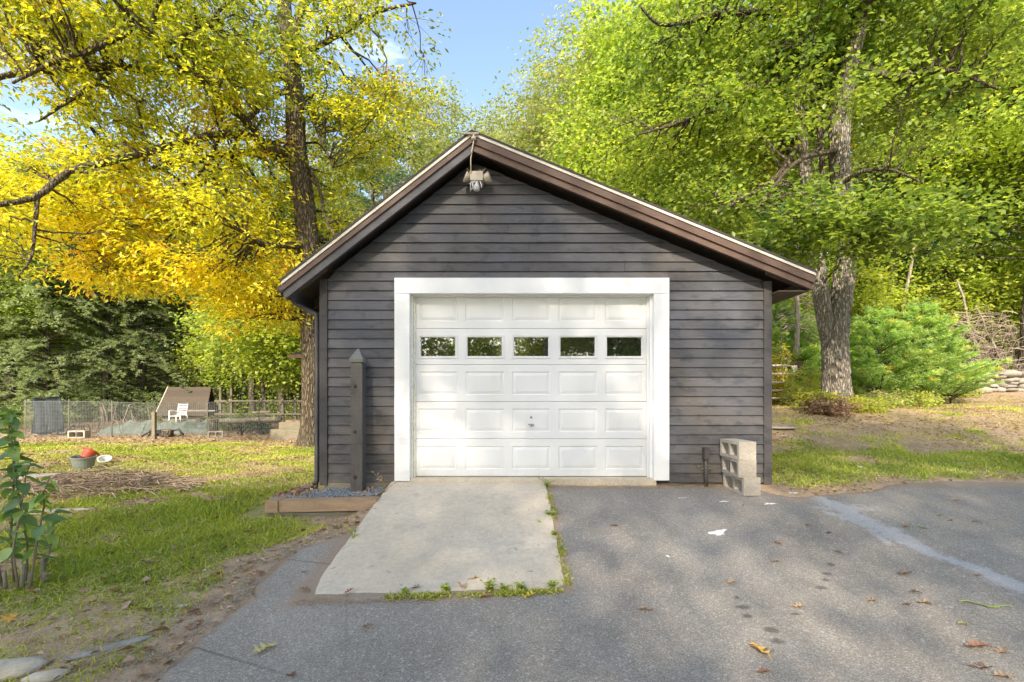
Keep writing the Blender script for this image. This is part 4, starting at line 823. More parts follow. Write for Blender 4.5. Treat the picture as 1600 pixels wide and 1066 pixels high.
plant('hemlock', 75, 25, 1.15, 'broad dark green hemlock at the far left behind the wire netting')
plant('hemlock', 225, 28.5, 1.25, 'drooping dark hemlock directly behind the brown coop roof')
plant('hemlock', -40, 25, 1.15, 'dark hemlock cut off by the left edge of the picture', szz=.9)
plant('hemlock', 160, 36, 1.75, 'hemlock top rising between the two nearer hemlocks on the left')
plant('maple', 20, 25, 1.05, 'green maple standing behind the far left of the yellow tree')
plant('oak', 165, 27, 1.0, 'mid green tree behind the middle of the yellow crown')
plant('pine', 582, 24, 1.06, 'blue green pine beside the yellow tree, left of the ridge')
plant('open', 660, 27, 1.12, 'airy pale green tree directly left of the garage ridge', rz=2.0, szz=1.)
plant('open', 745, 30, 1.12, 'slim airy tree rising straight above the garage ridge', szz=.98, rz=.5)
plant('open', 905, 23, 1.05, 'tall oak right of the ridge, against the blue sky', rz=.0, szz=1.)
plant('open', 828, 27, 1.03, 'pale open oak just right of the ridge, behind the roof', rz=.2, szz=1.)
plant('maple', 1005, 19, 1.12, 'bright green maple above the middle of the right roof slope')
plant('maple', 1060, 19.5, 1.2, 'bright green maple above the right end of the roof')
plant('open', 1100, 23, 1.0, 'open oak seen between the maples right of the garage')
plant('oak', 1180, 21, 1.1, 'tall oak behind the left stem of the forked trunk')
plant('open', 1390, 22, 1.12, 'tall airy tree standing just right of the forked trunk, farther back')
plant('pine', 1435, 26, .9, 'dark layered pine between the oak and the dead brush')
plant('maple', 1600, 17, 1.15, 'bright maple at the right edge above the stone wall')
plant('oak', 1530, 20, 1.1, 'slim trunked oak directly behind the dead brush')
plant('open', 1475, 24, 1.1, 'airy tree behind the two pine saplings on the right')
for k, (px, d, kd) in enumerate([(395, 27, 'maple'), (440, 28, 'oak'), (470, 22, 'under'), (360, 30, 'oak'), (345, 30, 'under'), (412, 20.5, 'under'), (300, 33, 'maple'), (200, 36, 'oak'), (90, 34, 'maple'), (20, 30, 'oak'), (500, 33, 'oak'), (-80, 26, 'maple'), (455, 36, 'maple')]):
    plant(kd, px, d, random.uniform(.85, 1.1), {'maple': 'bright green maple', 'oak': 'tall mid green tree', 'under': 'low slender green tree'}[kd] + ' in the woodland behind the fenced garden', 'woodland trees behind the garden')
for k, (px, d, kd) in enumerate([(620, 36, 'pine'), (540, 30, 'oak'), (1240, 29, 'pine'), (1300, 27, 'pine'), (1350, 34, 'oak'), (1190, 34, 'oak'), (1010, 29, 'oak'), (930, 34, 'open'), (1120, 38, 'oak'), (1560, 31, 'pine'), (1650, 24, 'oak'), (1720, 19, 'oak'), (1420, 36, 'open'), (1510, 38, 'maple'), (1260, 22, 'under'), (1340, 20, 'under'), (1400, 24, 'under'), (1470, 19.5, 'under'), (1560, 22, 'under'), (1640, 19, 'under'), (1215, 19, 'under'), (1600, 28, 'under'), (1370, 29, 'pine')]):
    plant(kd, px, d, random.uniform(.85, 1.1), {'maple': 'bright green maple', 'oak': 'tall mid green tree', 'under': 'low slender green tree', 'pine': 'dark pine', 'open': 'airy pale green tree'}[kd] + ' filling the woods behind the garage and oak', WG)
SG = None
plant('sapling', 1372, 12.6, 1.02, 'young white pine with orange tinged needles, right of the forked oak trunk')
plant('sapling', 1440, 13.0, 1.0, 'bushy young white pine, second to the right of the forked oak')
plant('sapling', 1485, 13.6, .72, 'low dark young pine beside the end of the stone wall')
plant('sapling', 1213, 15.5, 1.25, 'young white pine partly hidden by the right garage corner')
plant('sapling', 1258, 16.5, 1.0, 'young white pine between the gate post and forked oak')
plant('sapling', 1338, 15.5, .8, 'small young pine close behind the forked oak trunk')
# trees on the far side of the drive, behind the viewer: they shade the yard and show in the door glass
for k, (x, y, kd, s) in enumerate([(-4.6, -9.5, 'open', .85), (1.6, -10.5, 'open', .9), (-6.5, -12, 'under', 1.3), (-2.5, -13, 'under', 1.0), (1.5, -14, 'under', 1.1), (5.5, -11.5, 'under', 1.2), (9, -12.5, 'under', 1.3), (-11, -15, 'oak', .95), (5.5, -14, 'maple', .95), (12, -12, 'oak', 1.0), (-15, -17, 'oak', 1.1), (8.5, -22, 'oak', 1.1), (-11, -26, 'oak', 1.2), (17, -20, 'maple', 1.2)]):
    x_b, sc_b = x, s; r = copy_tree(first[kd], (x, y, -.1), k * 1.7, (s, s, s), 'one of the trees across the drive mirrored in the door panes', 'trees mirrored in the door panes')

# ---- undergrowth and the far wood (nobody could count these)
def scatter_leaf_mass(name, n, fx, L, W, tint, mat, label, cat, seed, flat=.7, up=.3):
    r_ = np.random.default_rng(seed); C = fx(n, r_); D = r_.normal(0, 1, (n, 3)) + np.array([0, 0, up]); me = leaf_mesh(name, C, D, L, W, tint(C, r_), r_, flat=flat); o = obj(name, me, M[mat]); return tag(o, label, cat, kind='stuff')
def f_far(n, r_):
    x = r_.uniform(-60, 62, n); y = 42 + r_.uniform(0, 9, n) + 3 * snoise(x, 0 * x, 0, .3); top = 9.5 + 3.5 * snoise(x, y, 0, .35, 1) - 5.5 * np.exp(-((x + 2) / 9) ** 2); z = terrain(x, y) + top * r_.uniform(0, 1, n) ** .9
    k = snoise(x, y, z, .5, 3) > -.55; return np.stack([x, y, z], 1)[k]
def scat(name, n, fx, L, W, tf, mat, label, cat, seed, **kw):
    r_ = np.random.default_rng(seed); C = fx(n, r_); D = r_.normal(0, 1, C.shape) + np.array([0, 0, kw.get('up', .3)]); me = leaf_mesh(name, C, D, L, W, tf(C, r_), r_, flat=kw.get('flat', .7)); return tag(obj(name, me, M[mat]), label, cat, kind='stuff')
scat('far_woods', 120000, f_far, .5, .36, lambda C, r_: .45 + .3 * snoise(C[:, 0], C[:, 1], C[:, 2], .4) + r_.normal(0, .12, len(C)), 'leaf_mid', 'far green wood closing the view behind the yard', 'woods', 41)
def f_under(n, r_):
    x = r_.uniform(-34, 36, n); y = r_.uniform(17.5, 40, n); c = np.clip(.4 + .6 * snoise(x, y, 0, .5, 7), 0, 1); z = terrain(x, y) + r_.uniform(0, 1, n) ** 1.4 * (.3 + 1.7 * c); k = ((x < -.62 * y * .6 - 0) | (x > .5 * y * .6)) & (c > .12) & ~((x < 0) & (y < 27)); return np.stack([x, y, z], 1)[k]
scat('undergrowth', 110000, f_under, .15, .11, lambda C, r_: .5 + .3 * snoise(C[:, 0], C[:, 1], C[:, 2], .8) + r_.normal(0, .15, len(C)), 'leaf_green', 'low leafy undergrowth between the forest trunks', 'undergrowth', 42)
# bare thin stems in the woods
T_ = Tubes()
for k in range(120):
    side = k % 2; y = random.uniform(28 if side else 19, 38); x = (random.uniform(-.75, -.42) if side else random.uniform(.56, 1.15)) * y
    h_ = random.uniform(4, 10); z = tz(x, y) - .1; T_.add(curve_pts((x, y, z), (x + random.uniform(-.8, .8), y, z + h_), 6, rng, 0, .02), np.linspace(random.uniform(.03, .08), .012, 6), 6)
o = obj('thin_stems', T_.mesh('thin_stems'), M['bark']); tag(o, 'thin bare stems standing among the forest undergrowth', 'tree stems', kind='stuff')

# ---- shrubs around the oak and the gate
def shrub(name, loc, r, h, n, L, W, mat, tint0, seed, label, cat='shrub'):
    T = Tree(seed); root = thing(name, loc, label, cat); b = np.array(loc); T.nodes.append(np.array([[b[0], b[1], b[2], .02]]))
    for k in range(7):
        a = T.r.uniform(0, 6.28); e = b + (math.cos(a) * r * .6, math.sin(a) * r * .6, h * T.r.uniform(.5, .9)); T.limb([b, (b + e) / 2 + (0, 0, .1 * h), e], [.012, .008, .003], 4, False, 3, .05)
    T.fill([((b[0], b[1], b[2] + h * .5), (r, r, h * .5))], n, 6, 8, .13, seed, -.8, lambda c, r_: tint0 + .2 * r_.normal(), spread=.07, brad=.008)
    obj('stems', T.wood.mesh('stems'), M['twig'], root); obj('foliage', T.leaves('foliage', L, W, .6), M[mat], root); return root
for k, (px, d, r, h, mt, ti, lb) in enumerate([(1210, 13.9, .5, .9, 'leaf_yellow', .45, 'yellow green shrub growing behind the tube gate'), (1256, 12.6, .35, .6, 'leaf_green', .8, 'low yellow green shrub in front of the gate post'), (1278, 10.6, .35, .5, 'leaf_yellow', .3, 'yellowish shrub hugging the left foot of the forked oak'), (1296, 10.2, .38, .35, 'litter', .45, 'low russet shrub against the foot of the forked oak'), (1345, 10.7, .45, .32, 'leaf_green', .75, 'low green plants right of the oak foot'), (1378, 11.8, .5, .4, 'leaf_mid', .7, 'low yellowing bush beneath the first pine sapling'), (1215, 14.5, .6, 1.9, 'leaf_yellow', .5, 'tall yellow shrub behind the gate by the garage corner'), (1265, 13, .5, 1.1, 'leaf_green', .75, 'bright green shrub between gate post and oak'), (1420, 12.0, .5, .4, 'leaf_green', .6, 'low green plants below the second pine sapling'), (1500, 15.0, .5, .35, 'leaf_green', .45, 'low green growth in front of the stone wall'), (1400, 15.5, 1.1, 1.6, 'leaf_dark', .6, 'dark green shrub behind the pine saplings')]):
    x = (px - 800) / F * d; shrub('shrub', (x, d, tz(x, d) - .02), r, h, 45 if r < .7 else 90, .065, .045, mt, ti, 60 + k, lb)

# ---- dead brush, pale snag
db = P(1545, 600, 17.0); db.z = tz(db.x, db.y)
t_ = Tubes()
for k in range(330):
    u = random.uniform(-1, 1); b = np.array([db.x + 1.6 * u + random.uniform(-.4, .4), db.y + random.uniform(-.4, .7), db.z + random.uniform(.2, 3.1) * (1 - .25 * abs(u))]); a = random.choice([random.uniform(2.2, 4.2), random.uniform(-1, 1)]); L = random.uniform(.5, 1.5)
    e = b + np.array([math.cos(a) * L * .8, random.uniform(-.3, .3), -L * random.uniform(.2, .9)]); m1 = (b + e) / 2 + np.array([math.cos(a) * L * .18, 0, L * .28]); pts = curve_pts(b, m1, 4, rng, .05, .04); pts2 = curve_pts(m1, e, 4, rng, .08, .04)
    t_.add(np.r_[pts, pts2[1:]], np.linspace(random.uniform(.012, .022), .005, 7), 3, False)
    for q in range(2):
        s = pts2[random.randint(0, 2)]; t_.add([s, s + rng.normal(0, .16, 3) + (0, 0, -.08)], [.006, .003], 3, False)
br = thing('dead_brush', db, 'tangle of arching dead tan branches above the stone wall', 'dead brush')
o = obj('dead_twigs', t_.mesh('dead_twigs'), M['dead'], br); o['kind'] = 'stuff'
t_ = Tubes(); t_.add(curve_pts((db.x + .2, db.y + .2, db.z - .1), (db.x - .7, db.y + .5, db.z + 4.2), 8, rng, 0, .02), np.linspace(.07, .03, 8), 8); t_.add(curve_pts((db.x + .9, db.y, db.z - .1), (db.x - .2, db.y + .3, db.z + 3.2), 8, rng, 0, .02), np.linspace(.05, .02, 8), 8)
obj('dead_trunk', t_.mesh('dead_trunk'), M['bark_pale'], br)
sn = P(1243, 560, 14.5); sn.z = tz(sn.x, sn.y); sg = thing('dead_snag', sn, 'thin pale dead trunk with bare drooping twigs behind the gate', 'dead tree')
t_ = Tubes(); t_.add(curve_pts((sn.x, sn.y, sn.z - .1), (sn.x + .05, sn.y, sn.z + 5.5), 10, rng, 0, .008), np.linspace(.10, .05, 10), 8); obj('trunk', t_.mesh('trunk'), M['bark_pale'], sg)
t_ = Tubes()
for k in range(46):
    z = sn.z + random.uniform(2.3, 4.6); a = random.choice([0, 3.14]) + random.uniform(-.7, .7); L = random.uniform(.4, 1.1); b = np.array([sn.x, sn.y, z]); e = b + (L * math.cos(a), L * math.sin(a) * .4, random.uniform(-.5, .15)); pp = curve_pts(b, e, 6, rng, .12, .05); t_.add(pp, np.linspace(.014, .004, 6), 4, False)
    for q in range(4): s = pp[random.randint(2, 5)]; t_.add([s, s + rng.normal(0, .12, 3) + (0, 0, -.12)], [.006, .003], 3, False)
o = obj('dead_twigs', t_.mesh('dead_twigs'), M['dead'], sg); o['kind'] = 'stuff'
lt = P(1402, 520, 19); sgx = thing('leaning_birch', (lt.x - .3, 19, tz(lt.x, 19)), 'slim pale trunk leaning behind the pine saplings', 'tree'); t_ = Tubes(); t_.add([(lt.x - .5, 19, tz(lt.x, 19) - .1), (lt.x, 19, lt.z), (lt.x + .55, 19, lt.z + 2.6), (lt.x + .9, 19, lt.z + 5)], [.09, .08, .06, .03], 8); obj('trunk', t_.mesh('trunk'), M['bark_pale'], sgx)

# ---- tube gate and its post
gt = thing('tube_gate', P(1215, 640, 13.4), 'rusty pinkish tube gate standing behind the right garage corner', 'gate')
gxr = P(1241, 640, 13.4).x; gxl = gxr - 2.6; gb = H - (640 - 622) / F * 13.4; gy = 13.4
hts = [.10, .33, .56, .80, 1.05, 1.30]
for h_ in hts:
    t_ = Tubes(); pts = [(gxl, gy, gb + h_), (gxr - .12, gy, gb + h_), (gxr - .02, gy, gb + h_)] if h_ < 1.2 else [(gxl, gy, gb + h_ - .04), (gxr - .25, gy, gb + h_), (gxr - .09, gy, gb + h_ - .02), (gxr - .02, gy, gb + h_ - .12), (gxr, gy, gb + h_ - .3), (gxr, gy, gb + .05)]
    t_.add(pts, .03, 8); obj('rail', t_.mesh('rail'), M['gate'], gt)
for xx in (gxl, gxl + 1.3):
    t_ = Tubes(); t_.add([(xx, gy, gb + .06), (xx, gy, gb + 1.27)], .02, 8); obj('upright', t_.mesh('upright'), M['gate'], gt)
gp_ = thing('gate_post', (gxr + .18, 13.45, gb - .1), 'dark weathered wooden post at the right end of the tube gate', 'post')
obj('post_timber', box_mesh(gxr + .10, gxr + .26, 13.38, 13.54, gb - .2, gb + 1.42, .012), M['gate_post'], gp_); obj('hinge_block', box_mesh(gxr + .0, gxr + .098, 13.40, 13.46, gb + 1.1, gb + 1.3, .006), M['gate'], gp_)

# ---- stone wall
def stone_mesh(seed, sx, sy, sz):
    bm = bmesh.new(); bmesh.ops.create_icosphere(bm, subdivisions=2, radius=1); r_ = np.random.default_rng(seed); o3 = r_.uniform(0, 50, 3); q = [(r_.normal(size=3), r_.uniform(.62, .95)) for _ in range(7)]; q = [(a / np.linalg.norm(a), b) for a, b in q]
    for v_ in bm.verts:
        c = np.array(v_.co)
        for a, b in q:
            d = c @ a
            if d > b: c = c - a * (d - b)
        c *= 1 + .07 * float(snoise(c[0] + o3[0], c[1] + o3[1], c[2] + o3[2], 2.6)); v_.co = Vector((c[0] * sx, c[1] * sy, c[2] * sz))
    return bm_mesh('stone', bm, True)
sw = thing('stone_wall', P(1560, 612, 15.6), 'dry stone wall of lichened field stones at the right edge of the yard', 'stone wall'); wx0, wx1 = P(1497, 600, 15.6).x, 22.0
x = wx0; k = 0
while x < wx1:
    w = random.uniform(.3, .62); y = 15.6; h_ = 0; top = .50 + .18 * (x - wx0) / 4
    gz = tz(x, y) 
    while h_ < top:
        sz_ = random.uniform(.10, .24); s = stone_mesh(k, w * random.uniform(.42, .62), random.uniform(.2, .3), sz_ * .62); k += 1
        o = obj('stone', s, M['stone'], sw, False); o.location = Vector((x + random.uniform(-.12, .12), y + random.uniform(-.08, .08), gz + h_ + sz_ * .4)) - sw.location; o.rotation_euler = (random.uniform(-.15, .15), random.uniform(-.15, .15), random.uniform(-.4, .4)); h_ += sz_ * .95
    x += w * .82

# ------------------------------------------------------------------ the fenced garden on the left
fy = 14.2
fbx = [P(38, 0, fy).x, P(240, 0, fy + .2).x, P(483, 0, fy + .6).x]
def fx_(s): return (np.interp(s, [0, .5, 1], fbx), np.interp(s, [0, .5, 1], [fy, fy + .2, fy + .6]))
nf = thing('wire_fence', (fbx[0], fy, tz(fbx[0], fy)), 'sagging fine wire netting fence around the garden on the left', 'fence')
def wtop(s): return H - .11 + .02 * math.sin(s * 9) - .03 * math.sin(s * 3.1)
t_ = Tubes(); nv = 170
for k in range(nv + 1):
    s = k / nv; a, b = fx_(s); gz = tz(a, b); t_.add([(a, b, gz + .02), (a + .01 * math.sin(k), b + .02 * math.sin(k * .3), (gz + wtop(s)) / 2), (a, b, wtop(s))], .0032, 3, False)
for k in range(26):
    q = k / 25; pts = []
    for j in range(36): s = j / 35; a, b = fx_(s); gz = tz(a, b) + .02; pts.append((a, b + .015 * math.sin(j * 1.7 + k * .2), gz + (wtop(s) - gz) * q))
    t_.add(pts, .0032 if k < 25 else .008, 3, False)
o = obj('wire_netting', t_.mesh('wire_netting'), M['wire'], nf); o['kind'] = 'stuff'
for k in range(7):
    s = k / 6; a, b = fx_(s); t_ = Tubes(); t_.add([(a, b + .04, tz(a, b) - .1), (a, b + .04, wtop(s) + .06)], .016, 6); obj('fence_stake', t_.mesh('fence_stake'), M['old_timber'], nf)
# blue tarp roll at its left end
a = P(55, 660, fy + .3)
bm = bmesh.new(); g_ = []
for j in range(9):
    r2 = []
    for k in range(14): u = k / 13; r2.append(bm.verts.new((a.x - .35 + u * 1.0, a.y + .2 + .10 * math.sin(u * 14 + j * .3), tz(a.x, a.y) + .05 + j / 8 * 1.17 - .04 * math.sin(u * 5))))
    g_.append(r2)
for j in range(8):
    for k in range(13): bm.faces.new((g_[j][k], g_[j][k + 1], g_[j + 1][k + 1], g_[j + 1][k]))
geom = bmesh.ops.solidify(bm, geom=list(bm.faces), thickness=.006)
o = obj('tarp', bm_mesh('tarp', bm, True), M['tarp']); o['kind'] = ''; del o['kind']; tag(o, 'crumpled blue grey sheet hanging behind the left end of the netting', 'tarp')
# corrugated edging strip: slats one by one
es = thing('slat_edging', P(230, 680, 15), 'pale green strip of upright edging slats lying inside the netting', 'garden edging'); k = 0
e0, e1 = P(148, 682, 15.0), P(322, 664, 15.6)
sl_me = None
for k in range(88):
    u = k / 87; c_ = e0.lerp(e1, u); gz = tz(c_.x, c_.y); hh_ = (.42 + .05 * math.sin(k * .4)) * min(1, .45 + u * 2.4)
    w_ = .034; ln = .16; o = obj('slat', mesh('slat', [(c_.x, c_.y, gz), (c_.x + w_, c_.y + .004, gz), (c_.x + w_ + ln, c_.y + .18, gz + hh_), (c_.x + ln, c_.y + .18, gz + hh_), (c_.x, c_.y + .012, gz), (c_.x + w_, c_.y + .016, gz), (c_.x + w_ + ln, c_.y + .19, gz + hh_), (c_.x + ln, c_.y + .19, gz + hh_)], [(0, 1, 2, 3), (7, 6, 5, 4), (0, 4, 5, 1), (1, 5, 6, 2), (2, 6, 7, 3), (3, 7, 4, 0)]), M['green_slat'], es)
# wooden stake in front, log rounds, blocks
def stake(px, py, d, h_, w_, name, label, mat, cat):
    x = (px - 800) / F * d; z = tz(x, d); o = obj(name, box_mesh(x - w_, x + w_, d - w_, d + w_, z - .1, z + h_, .008, .004), M[mat]); return tag(o, label, cat)
stake(241, 688, 13.2, .80, .045, 'fence_stake', 'short grey wooden stake standing in the lawn before the netting', 'old_timber', 'post')
def log_round(px, d, r_, h_, label):
    x = (px - 800) / F * d; z = tz(x, d); t_ = Tubes(); t_.add([(x, d, z - .02), (x, d, z + h_ * .5), (x + .01, d, z + h_)], [r_, r_ * .97, r_], 16, True, .04); root = thing('log_round', (x, d, z), label, 'log'); obj('bark', t_.mesh('bark'), M['bark'], root)
    q = Tubes(); q.add([(x + .01, d, z + h_ + .001), (x + .01, d, z + h_ + .012)], r_ * .9, 16); obj('cut_face', q.mesh('cut_face'), M['timber'], root)
log_round(262, 14.0, .16, .2, 'dark log round lying just right of the wooden stake'); log_round(285, 16.6, .16, .42, 'upright log seen behind the netting right of the chair'); 
def far_block(px, d, rz, label, sc=1.0, flatm=None):
    x = (px - 800) / F * d; o = bpy.data.objects.new('concrete_block', b0); link(o); o.location = (x, d, tz(x, d)); o.rotation_euler = (0, 0, rz); o.scale = (sc,) * 3; tag(o, label, 'concrete block'); return o
far_block(124, 13.6, .1, 'tan hollow concrete block lying by the netting left of the wooden stake', 1.2); far_block(337, 13.8, .5, 'pale block lying on the bare earth near the logs', 1.0)
log_round(334, 15.0, .14, .5, 'pale upright log behind the block near the right netting'); log_round(312, 17.2, .13, .45, 'grey stump behind the netting left of the pale log')
# white plastic chair
cb_ = P(279, 659, 22); cz = tz(cb_.x, cb_.y); ch = thing('plastic_chair', (cb_.x, cb_.y, cz), 'white slatted plastic garden armchair behind the wire netting', 'chair'); W2 = .27
ch.location.z = cz
for sx in (-1, 1):
    for yy, lean in ((-.24, 0), (.22, .06)):
        obj('leg', box_mesh(cb_.x + sx * W2 - .03, cb_.x + sx * W2 + .03, cb_.y + yy - .025, cb_.y + yy + .025, cz, cz + (.62 if yy < 0 else .45), .008), M['plastic_white'], ch)
    t_ = Tubes(); t_.add([(cb_.x + sx * W2, cb_.y - .26, cz + .60), (cb_.x + sx * (W2 + .01), cb_.y - .2, cz + .66), (cb_.x + sx * W2, cb_.y, cz + .67), (cb_.x + sx * W2 * .95, cb_.y + .26, cz + .63)], .03, 8); obj('armrest', t_.mesh('armrest'), M['plastic_white'], ch)
obj('seat', box_mesh(cb_.x - W2 + .02, cb_.x + W2 - .02, cb_.y - .25, cb_.y + .2, cz + .39, cz + .43, .01), M['plastic_white'], ch)
for sx in (-1, 1): obj('back_frame', mesh('bf', [(cb_.x + sx * .22 - .02, cb_.y + .19 + dy_, z_) if i_ % 2 == 0 else (cb_.x + sx * .22 + .02, cb_.y + .19 + dy_, z_) for dy_, z_, i_ in [(0, cz + .42, 0), (0, cz + .42, 1), (.13, cz + 1.0, 2), (.13, cz + 1.0, 3), (.03, cz + .42, 4), (.03, cz + .42, 5), (.16, cz + 1.0, 6), (.16, cz + 1.0, 7)]], [(0, 1, 3, 2), (4, 6, 7, 5), (0, 2, 6, 4), (1, 5, 7, 3), (2, 3, 7, 6), (0, 4, 5, 1)]), M['plastic_white'], ch)
for k in range(5):
    u = .12 + k * .2; yy = cb_.y + .19 + .13 * u; zz = cz + .42 + .58 * u; obj('back_slat', box_mesh(cb_.x - .2, cb_.x + .2, yy, yy + .025, zz - .03, zz + .035, .006), M['plastic_white'], ch)
# coop with a steep shingled roof
q0, q1 = P(262, 640, 25.00), P(330, 640, 25.00); cz0 = H + .42; cp = thing('coop', ((q0.x + q1.x) / 2, 25.50, tz(q0.x, 25.20)), 'low shed with a steep brown shingled roof behind the netting', 'shed')
zt_ = H - (605 - 622) / F * 25.00; zb2 = H - (642 - 622) / F * 25.00 - .25
rows = 9
for k in range(rows):
    u0, u1 = k / rows, (k + 1) / rows; ya, yb = 25.00 - .75 * (1 - u0), 25.00 - .75 * (1 - u1); za, zb3 = zb2 + (zt_ - zb2) * u0, zb2 + (zt_ - zb2) * u1; xl, xr = q0.x - .12 + .16 * u0, q1.x + .2 - .22 * u0
    obj('shingle_course', mesh('course', [(xl, ya, za), (xr, ya, za), (xr, yb, zb3), (xl, yb, zb3), (xl, ya + .02, za - .02), (xr, ya + .02, za - .02), (xr, yb + .03, zb3 - .0), (xl, yb + .03, zb3 - .0)], [(0, 1, 2, 3), (4, 7, 6, 5), (0, 4, 5, 1), (1, 5, 6, 2), (2, 6, 7, 3), (3, 7, 4, 0)]), M['coop'], cp)
obj('roof_slope', mesh('rs', [(q0.x, 25.80, zb2), (q1.x, 25.80, zb2), (q1.x, 25.00, zt_ - .01), (q0.x + .03, 25.00, zt_ - .01), (q0.x, 25.80, zb2 - .03), (q1.x, 25.80, zb2 - .03), (q1.x, 24.99, zt_ - .05), (q0.x + .03, 24.99, zt_ - .05)], [(0, 1, 2, 3), (4, 7, 6, 5), (0, 4, 5, 1), (1, 5, 6, 2), (2, 6, 7, 3), (3, 7, 4, 0)]), M['coop'], cp)
obj('gable_wall', box_mesh(q0.x + .1, q0.x + .16, 24.55, 25.50, tz(q0.x, 25.20) - .1, zb2 + .05), M['old_timber'], cp); obj('wall', box_mesh(q0.x + .1, q1.x - .05, 24.50, 24.56, tz(q0.x, 25.20) - .1, zb2 + .12), M['old_timber'], cp)
obj('bargeboard', mesh('bb', [(q0.x - .17, 24.23, zb2 - .03), (q0.x - .125, 24.23, zb2 - .03), (q0.x + .03, 25.00, zt_ + .03), (q0.x - .015, 25.00, zt_ + .03), (q0.x - .17, 24.28, zb2 - .09), (q0.x - .125, 24.28, zb2 - .09), (q0.x + .03, 25.05, zt_ - .04), (q0.x - .015, 25.05, zt_ - .04)], [(0, 1, 2, 3), (4, 7, 6, 5), (0, 4, 5, 1), (1, 5, 6, 2), (2, 6, 7, 3), (3, 7, 4, 0)]), M['plastic_cream'], cp)
# black tubular frames and hose clutter on the bare earth
def clutter(px0, px1, d, n, label, mat, seed, h_=.35, rad=.014, name='folding_frame'):
    random.seed(seed); t_ = Tubes()
    for k in range(n):
        x = (random.uniform(px0, px1) - 800) / F * d; y = d + random.uniform(-.3, .3); z = tz(x, y) + .02; a = random.uniform(-.5, .5); L = random.uniform(.3, .9)
        t_.add([(x, y, z), (x + L * .3, y + a * .3, z + h_ * random.uniform(.2, 1)), (x + L * .8, y + a, z + h_ * random.uniform(.2, 1)), (x + L, y + a, z)], rad, 6)
    o = obj(name, t_.mesh(name), M[mat]); return tag(o, label, 'garden clutter')
clutter(88, 120, 15, 7, 'black folding frame lying behind the netting at the left', 'black', 1); clutter(365, 400, 15.2, 7, 'black tubular frame tipped over near the right netting', 'black', 2, .45, .02); clutter(225, 250, 14.3, 6, 'black plastic tangle on the earth beside the wooden stake', 'black', 3, .2, .03)
clutter(385, 425, 15.6, 14, 'faded green branches piled near the right netting', 'green_slat', 4, .25, .012, 'branch_pile'); clutter(150, 200, 15.8, 12, 'bare branches leaning inside the netting', 'dead', 5, 1.2, .012, 'branch_pile')
random.seed(99)
# boards, bench and rail behind the netting
def plank(px0, px1, py, d, th, dp, name, label, mat, cat='board'):
    a, b = P(px0, py, d), P(px1, py, d); return tag(obj(name, box_mesh(a.x, b.x, d, d + dp, a.z - th, a.z, .006), M[mat]), label, cat)
rf = thing('rail_fence', P(400, 640, 20), 'old wooden rail fence at the back of the garden', 'fence')
for px in (345, 362, 414, 442, 462):
    a = P(px, 600, 20.5); obj('fence_post', box_mesh(a.x - .05, a.x + .05, 20.45, 20.55, tz(a.x, 20.5) - .1, H - .0 + random.uniform(-.05, .1) + (.5 if px < 365 else 0), .01), M['dim_rail'], rf)
a, b = P(335, 620, 20.4), P(482, 620, 20.4); obj('rail', box_mesh(a.x, b.x, 20.38, 20.44, H - .18, H - .11, .01, .02), M['dim_rail'], rf); obj('rail', box_mesh(a.x, b.x, 20.38, 20.44, H - .75, H - .68, .01, .02), M['dim_rail'], rf)
b_ = plank(290, 336, 641, 17, .05, .35, 'bench_board', 'grey board forming a bench behind the netting', 'stone'); 
def logbar(px0, px1, py0, py1, d, r_, label):
    a, b = P(px0, py0, d), P(px1, py1, d); t_ = Tubes(); t_.add(curve_pts(a, b, 8, rng, 0, .004), r_, 10, True, .08); return tag(obj('long_log', t_.mesh('long_log'), M['bark_pale']), label, 'log')
logbar(322, 440, 659, 655, 16.4, .09, 'long grey log lying across the garden behind the netting'); logbar(395, 425, 645, 644, 18, .05, 'short pale log on the far side of the garden')
for k, (px, d, r, h, lb) in enumerate([(350, 17.5, .55, .55, 'low green bush behind the netting right of the chair'), (392, 18, .6, .6, 'leafy green bush in the back of the garden'), (70, 19, .9, .8, 'dark bush behind the netting at the far left')]):
    x = (px - 800) / F * d; shrub('shrub', (x, d, tz(x, d) - .02), r, h, 60, .09, .05, 'leaf_mid', .5, 90 + k, lb)
# timber step platform and open shelter behind the yellow tree
pf = thing('timber_steps', P(455, 683, 13.2), 'two tier platform of heavy weathered timbers beside the yellow tree', 'steps'); gz = tz(-6.3, 13.2)
a0, a1, a2 = P(423, 0, 13.0).x, P(435, 0, 13.0).x, P(500, 0, 13.0).x
obj('timber', box_mesh(a0, a2, 12.95, 13.3, gz - .05, gz + .30, .012), M['old_timber'], pf); obj('timber', box_mesh(a0 + .05, a2, 13.305, 13.9, gz - .05, gz + .27, .012), M['old_timber'], pf)
obj('timber', box_mesh(a1, a2, 13.02, 13.3, gz + .301, gz + .50, .012), M['old_timber'], pf); obj('timber', box_mesh(a1 + .05, a2, 13.303, 13.7, gz + .301, gz + .54, .012), M['timber'], pf)
sh = thing('open_shelter', P(475, 640, 14.5), 'small open wooden shelter with a low shingled roof behind the yellow tree', 'shelter'); a = P(458, 556, 14.5)
obj('shelter_post', box_mesh(P(479, 0, 14.5).x, P(485, 0, 14.5).x, 14.5, 14.62, tz(-6.4, 14.5), a.z - .02, .008), M['timber'], sh)
ex = a.x + 2.6; zz = a.z
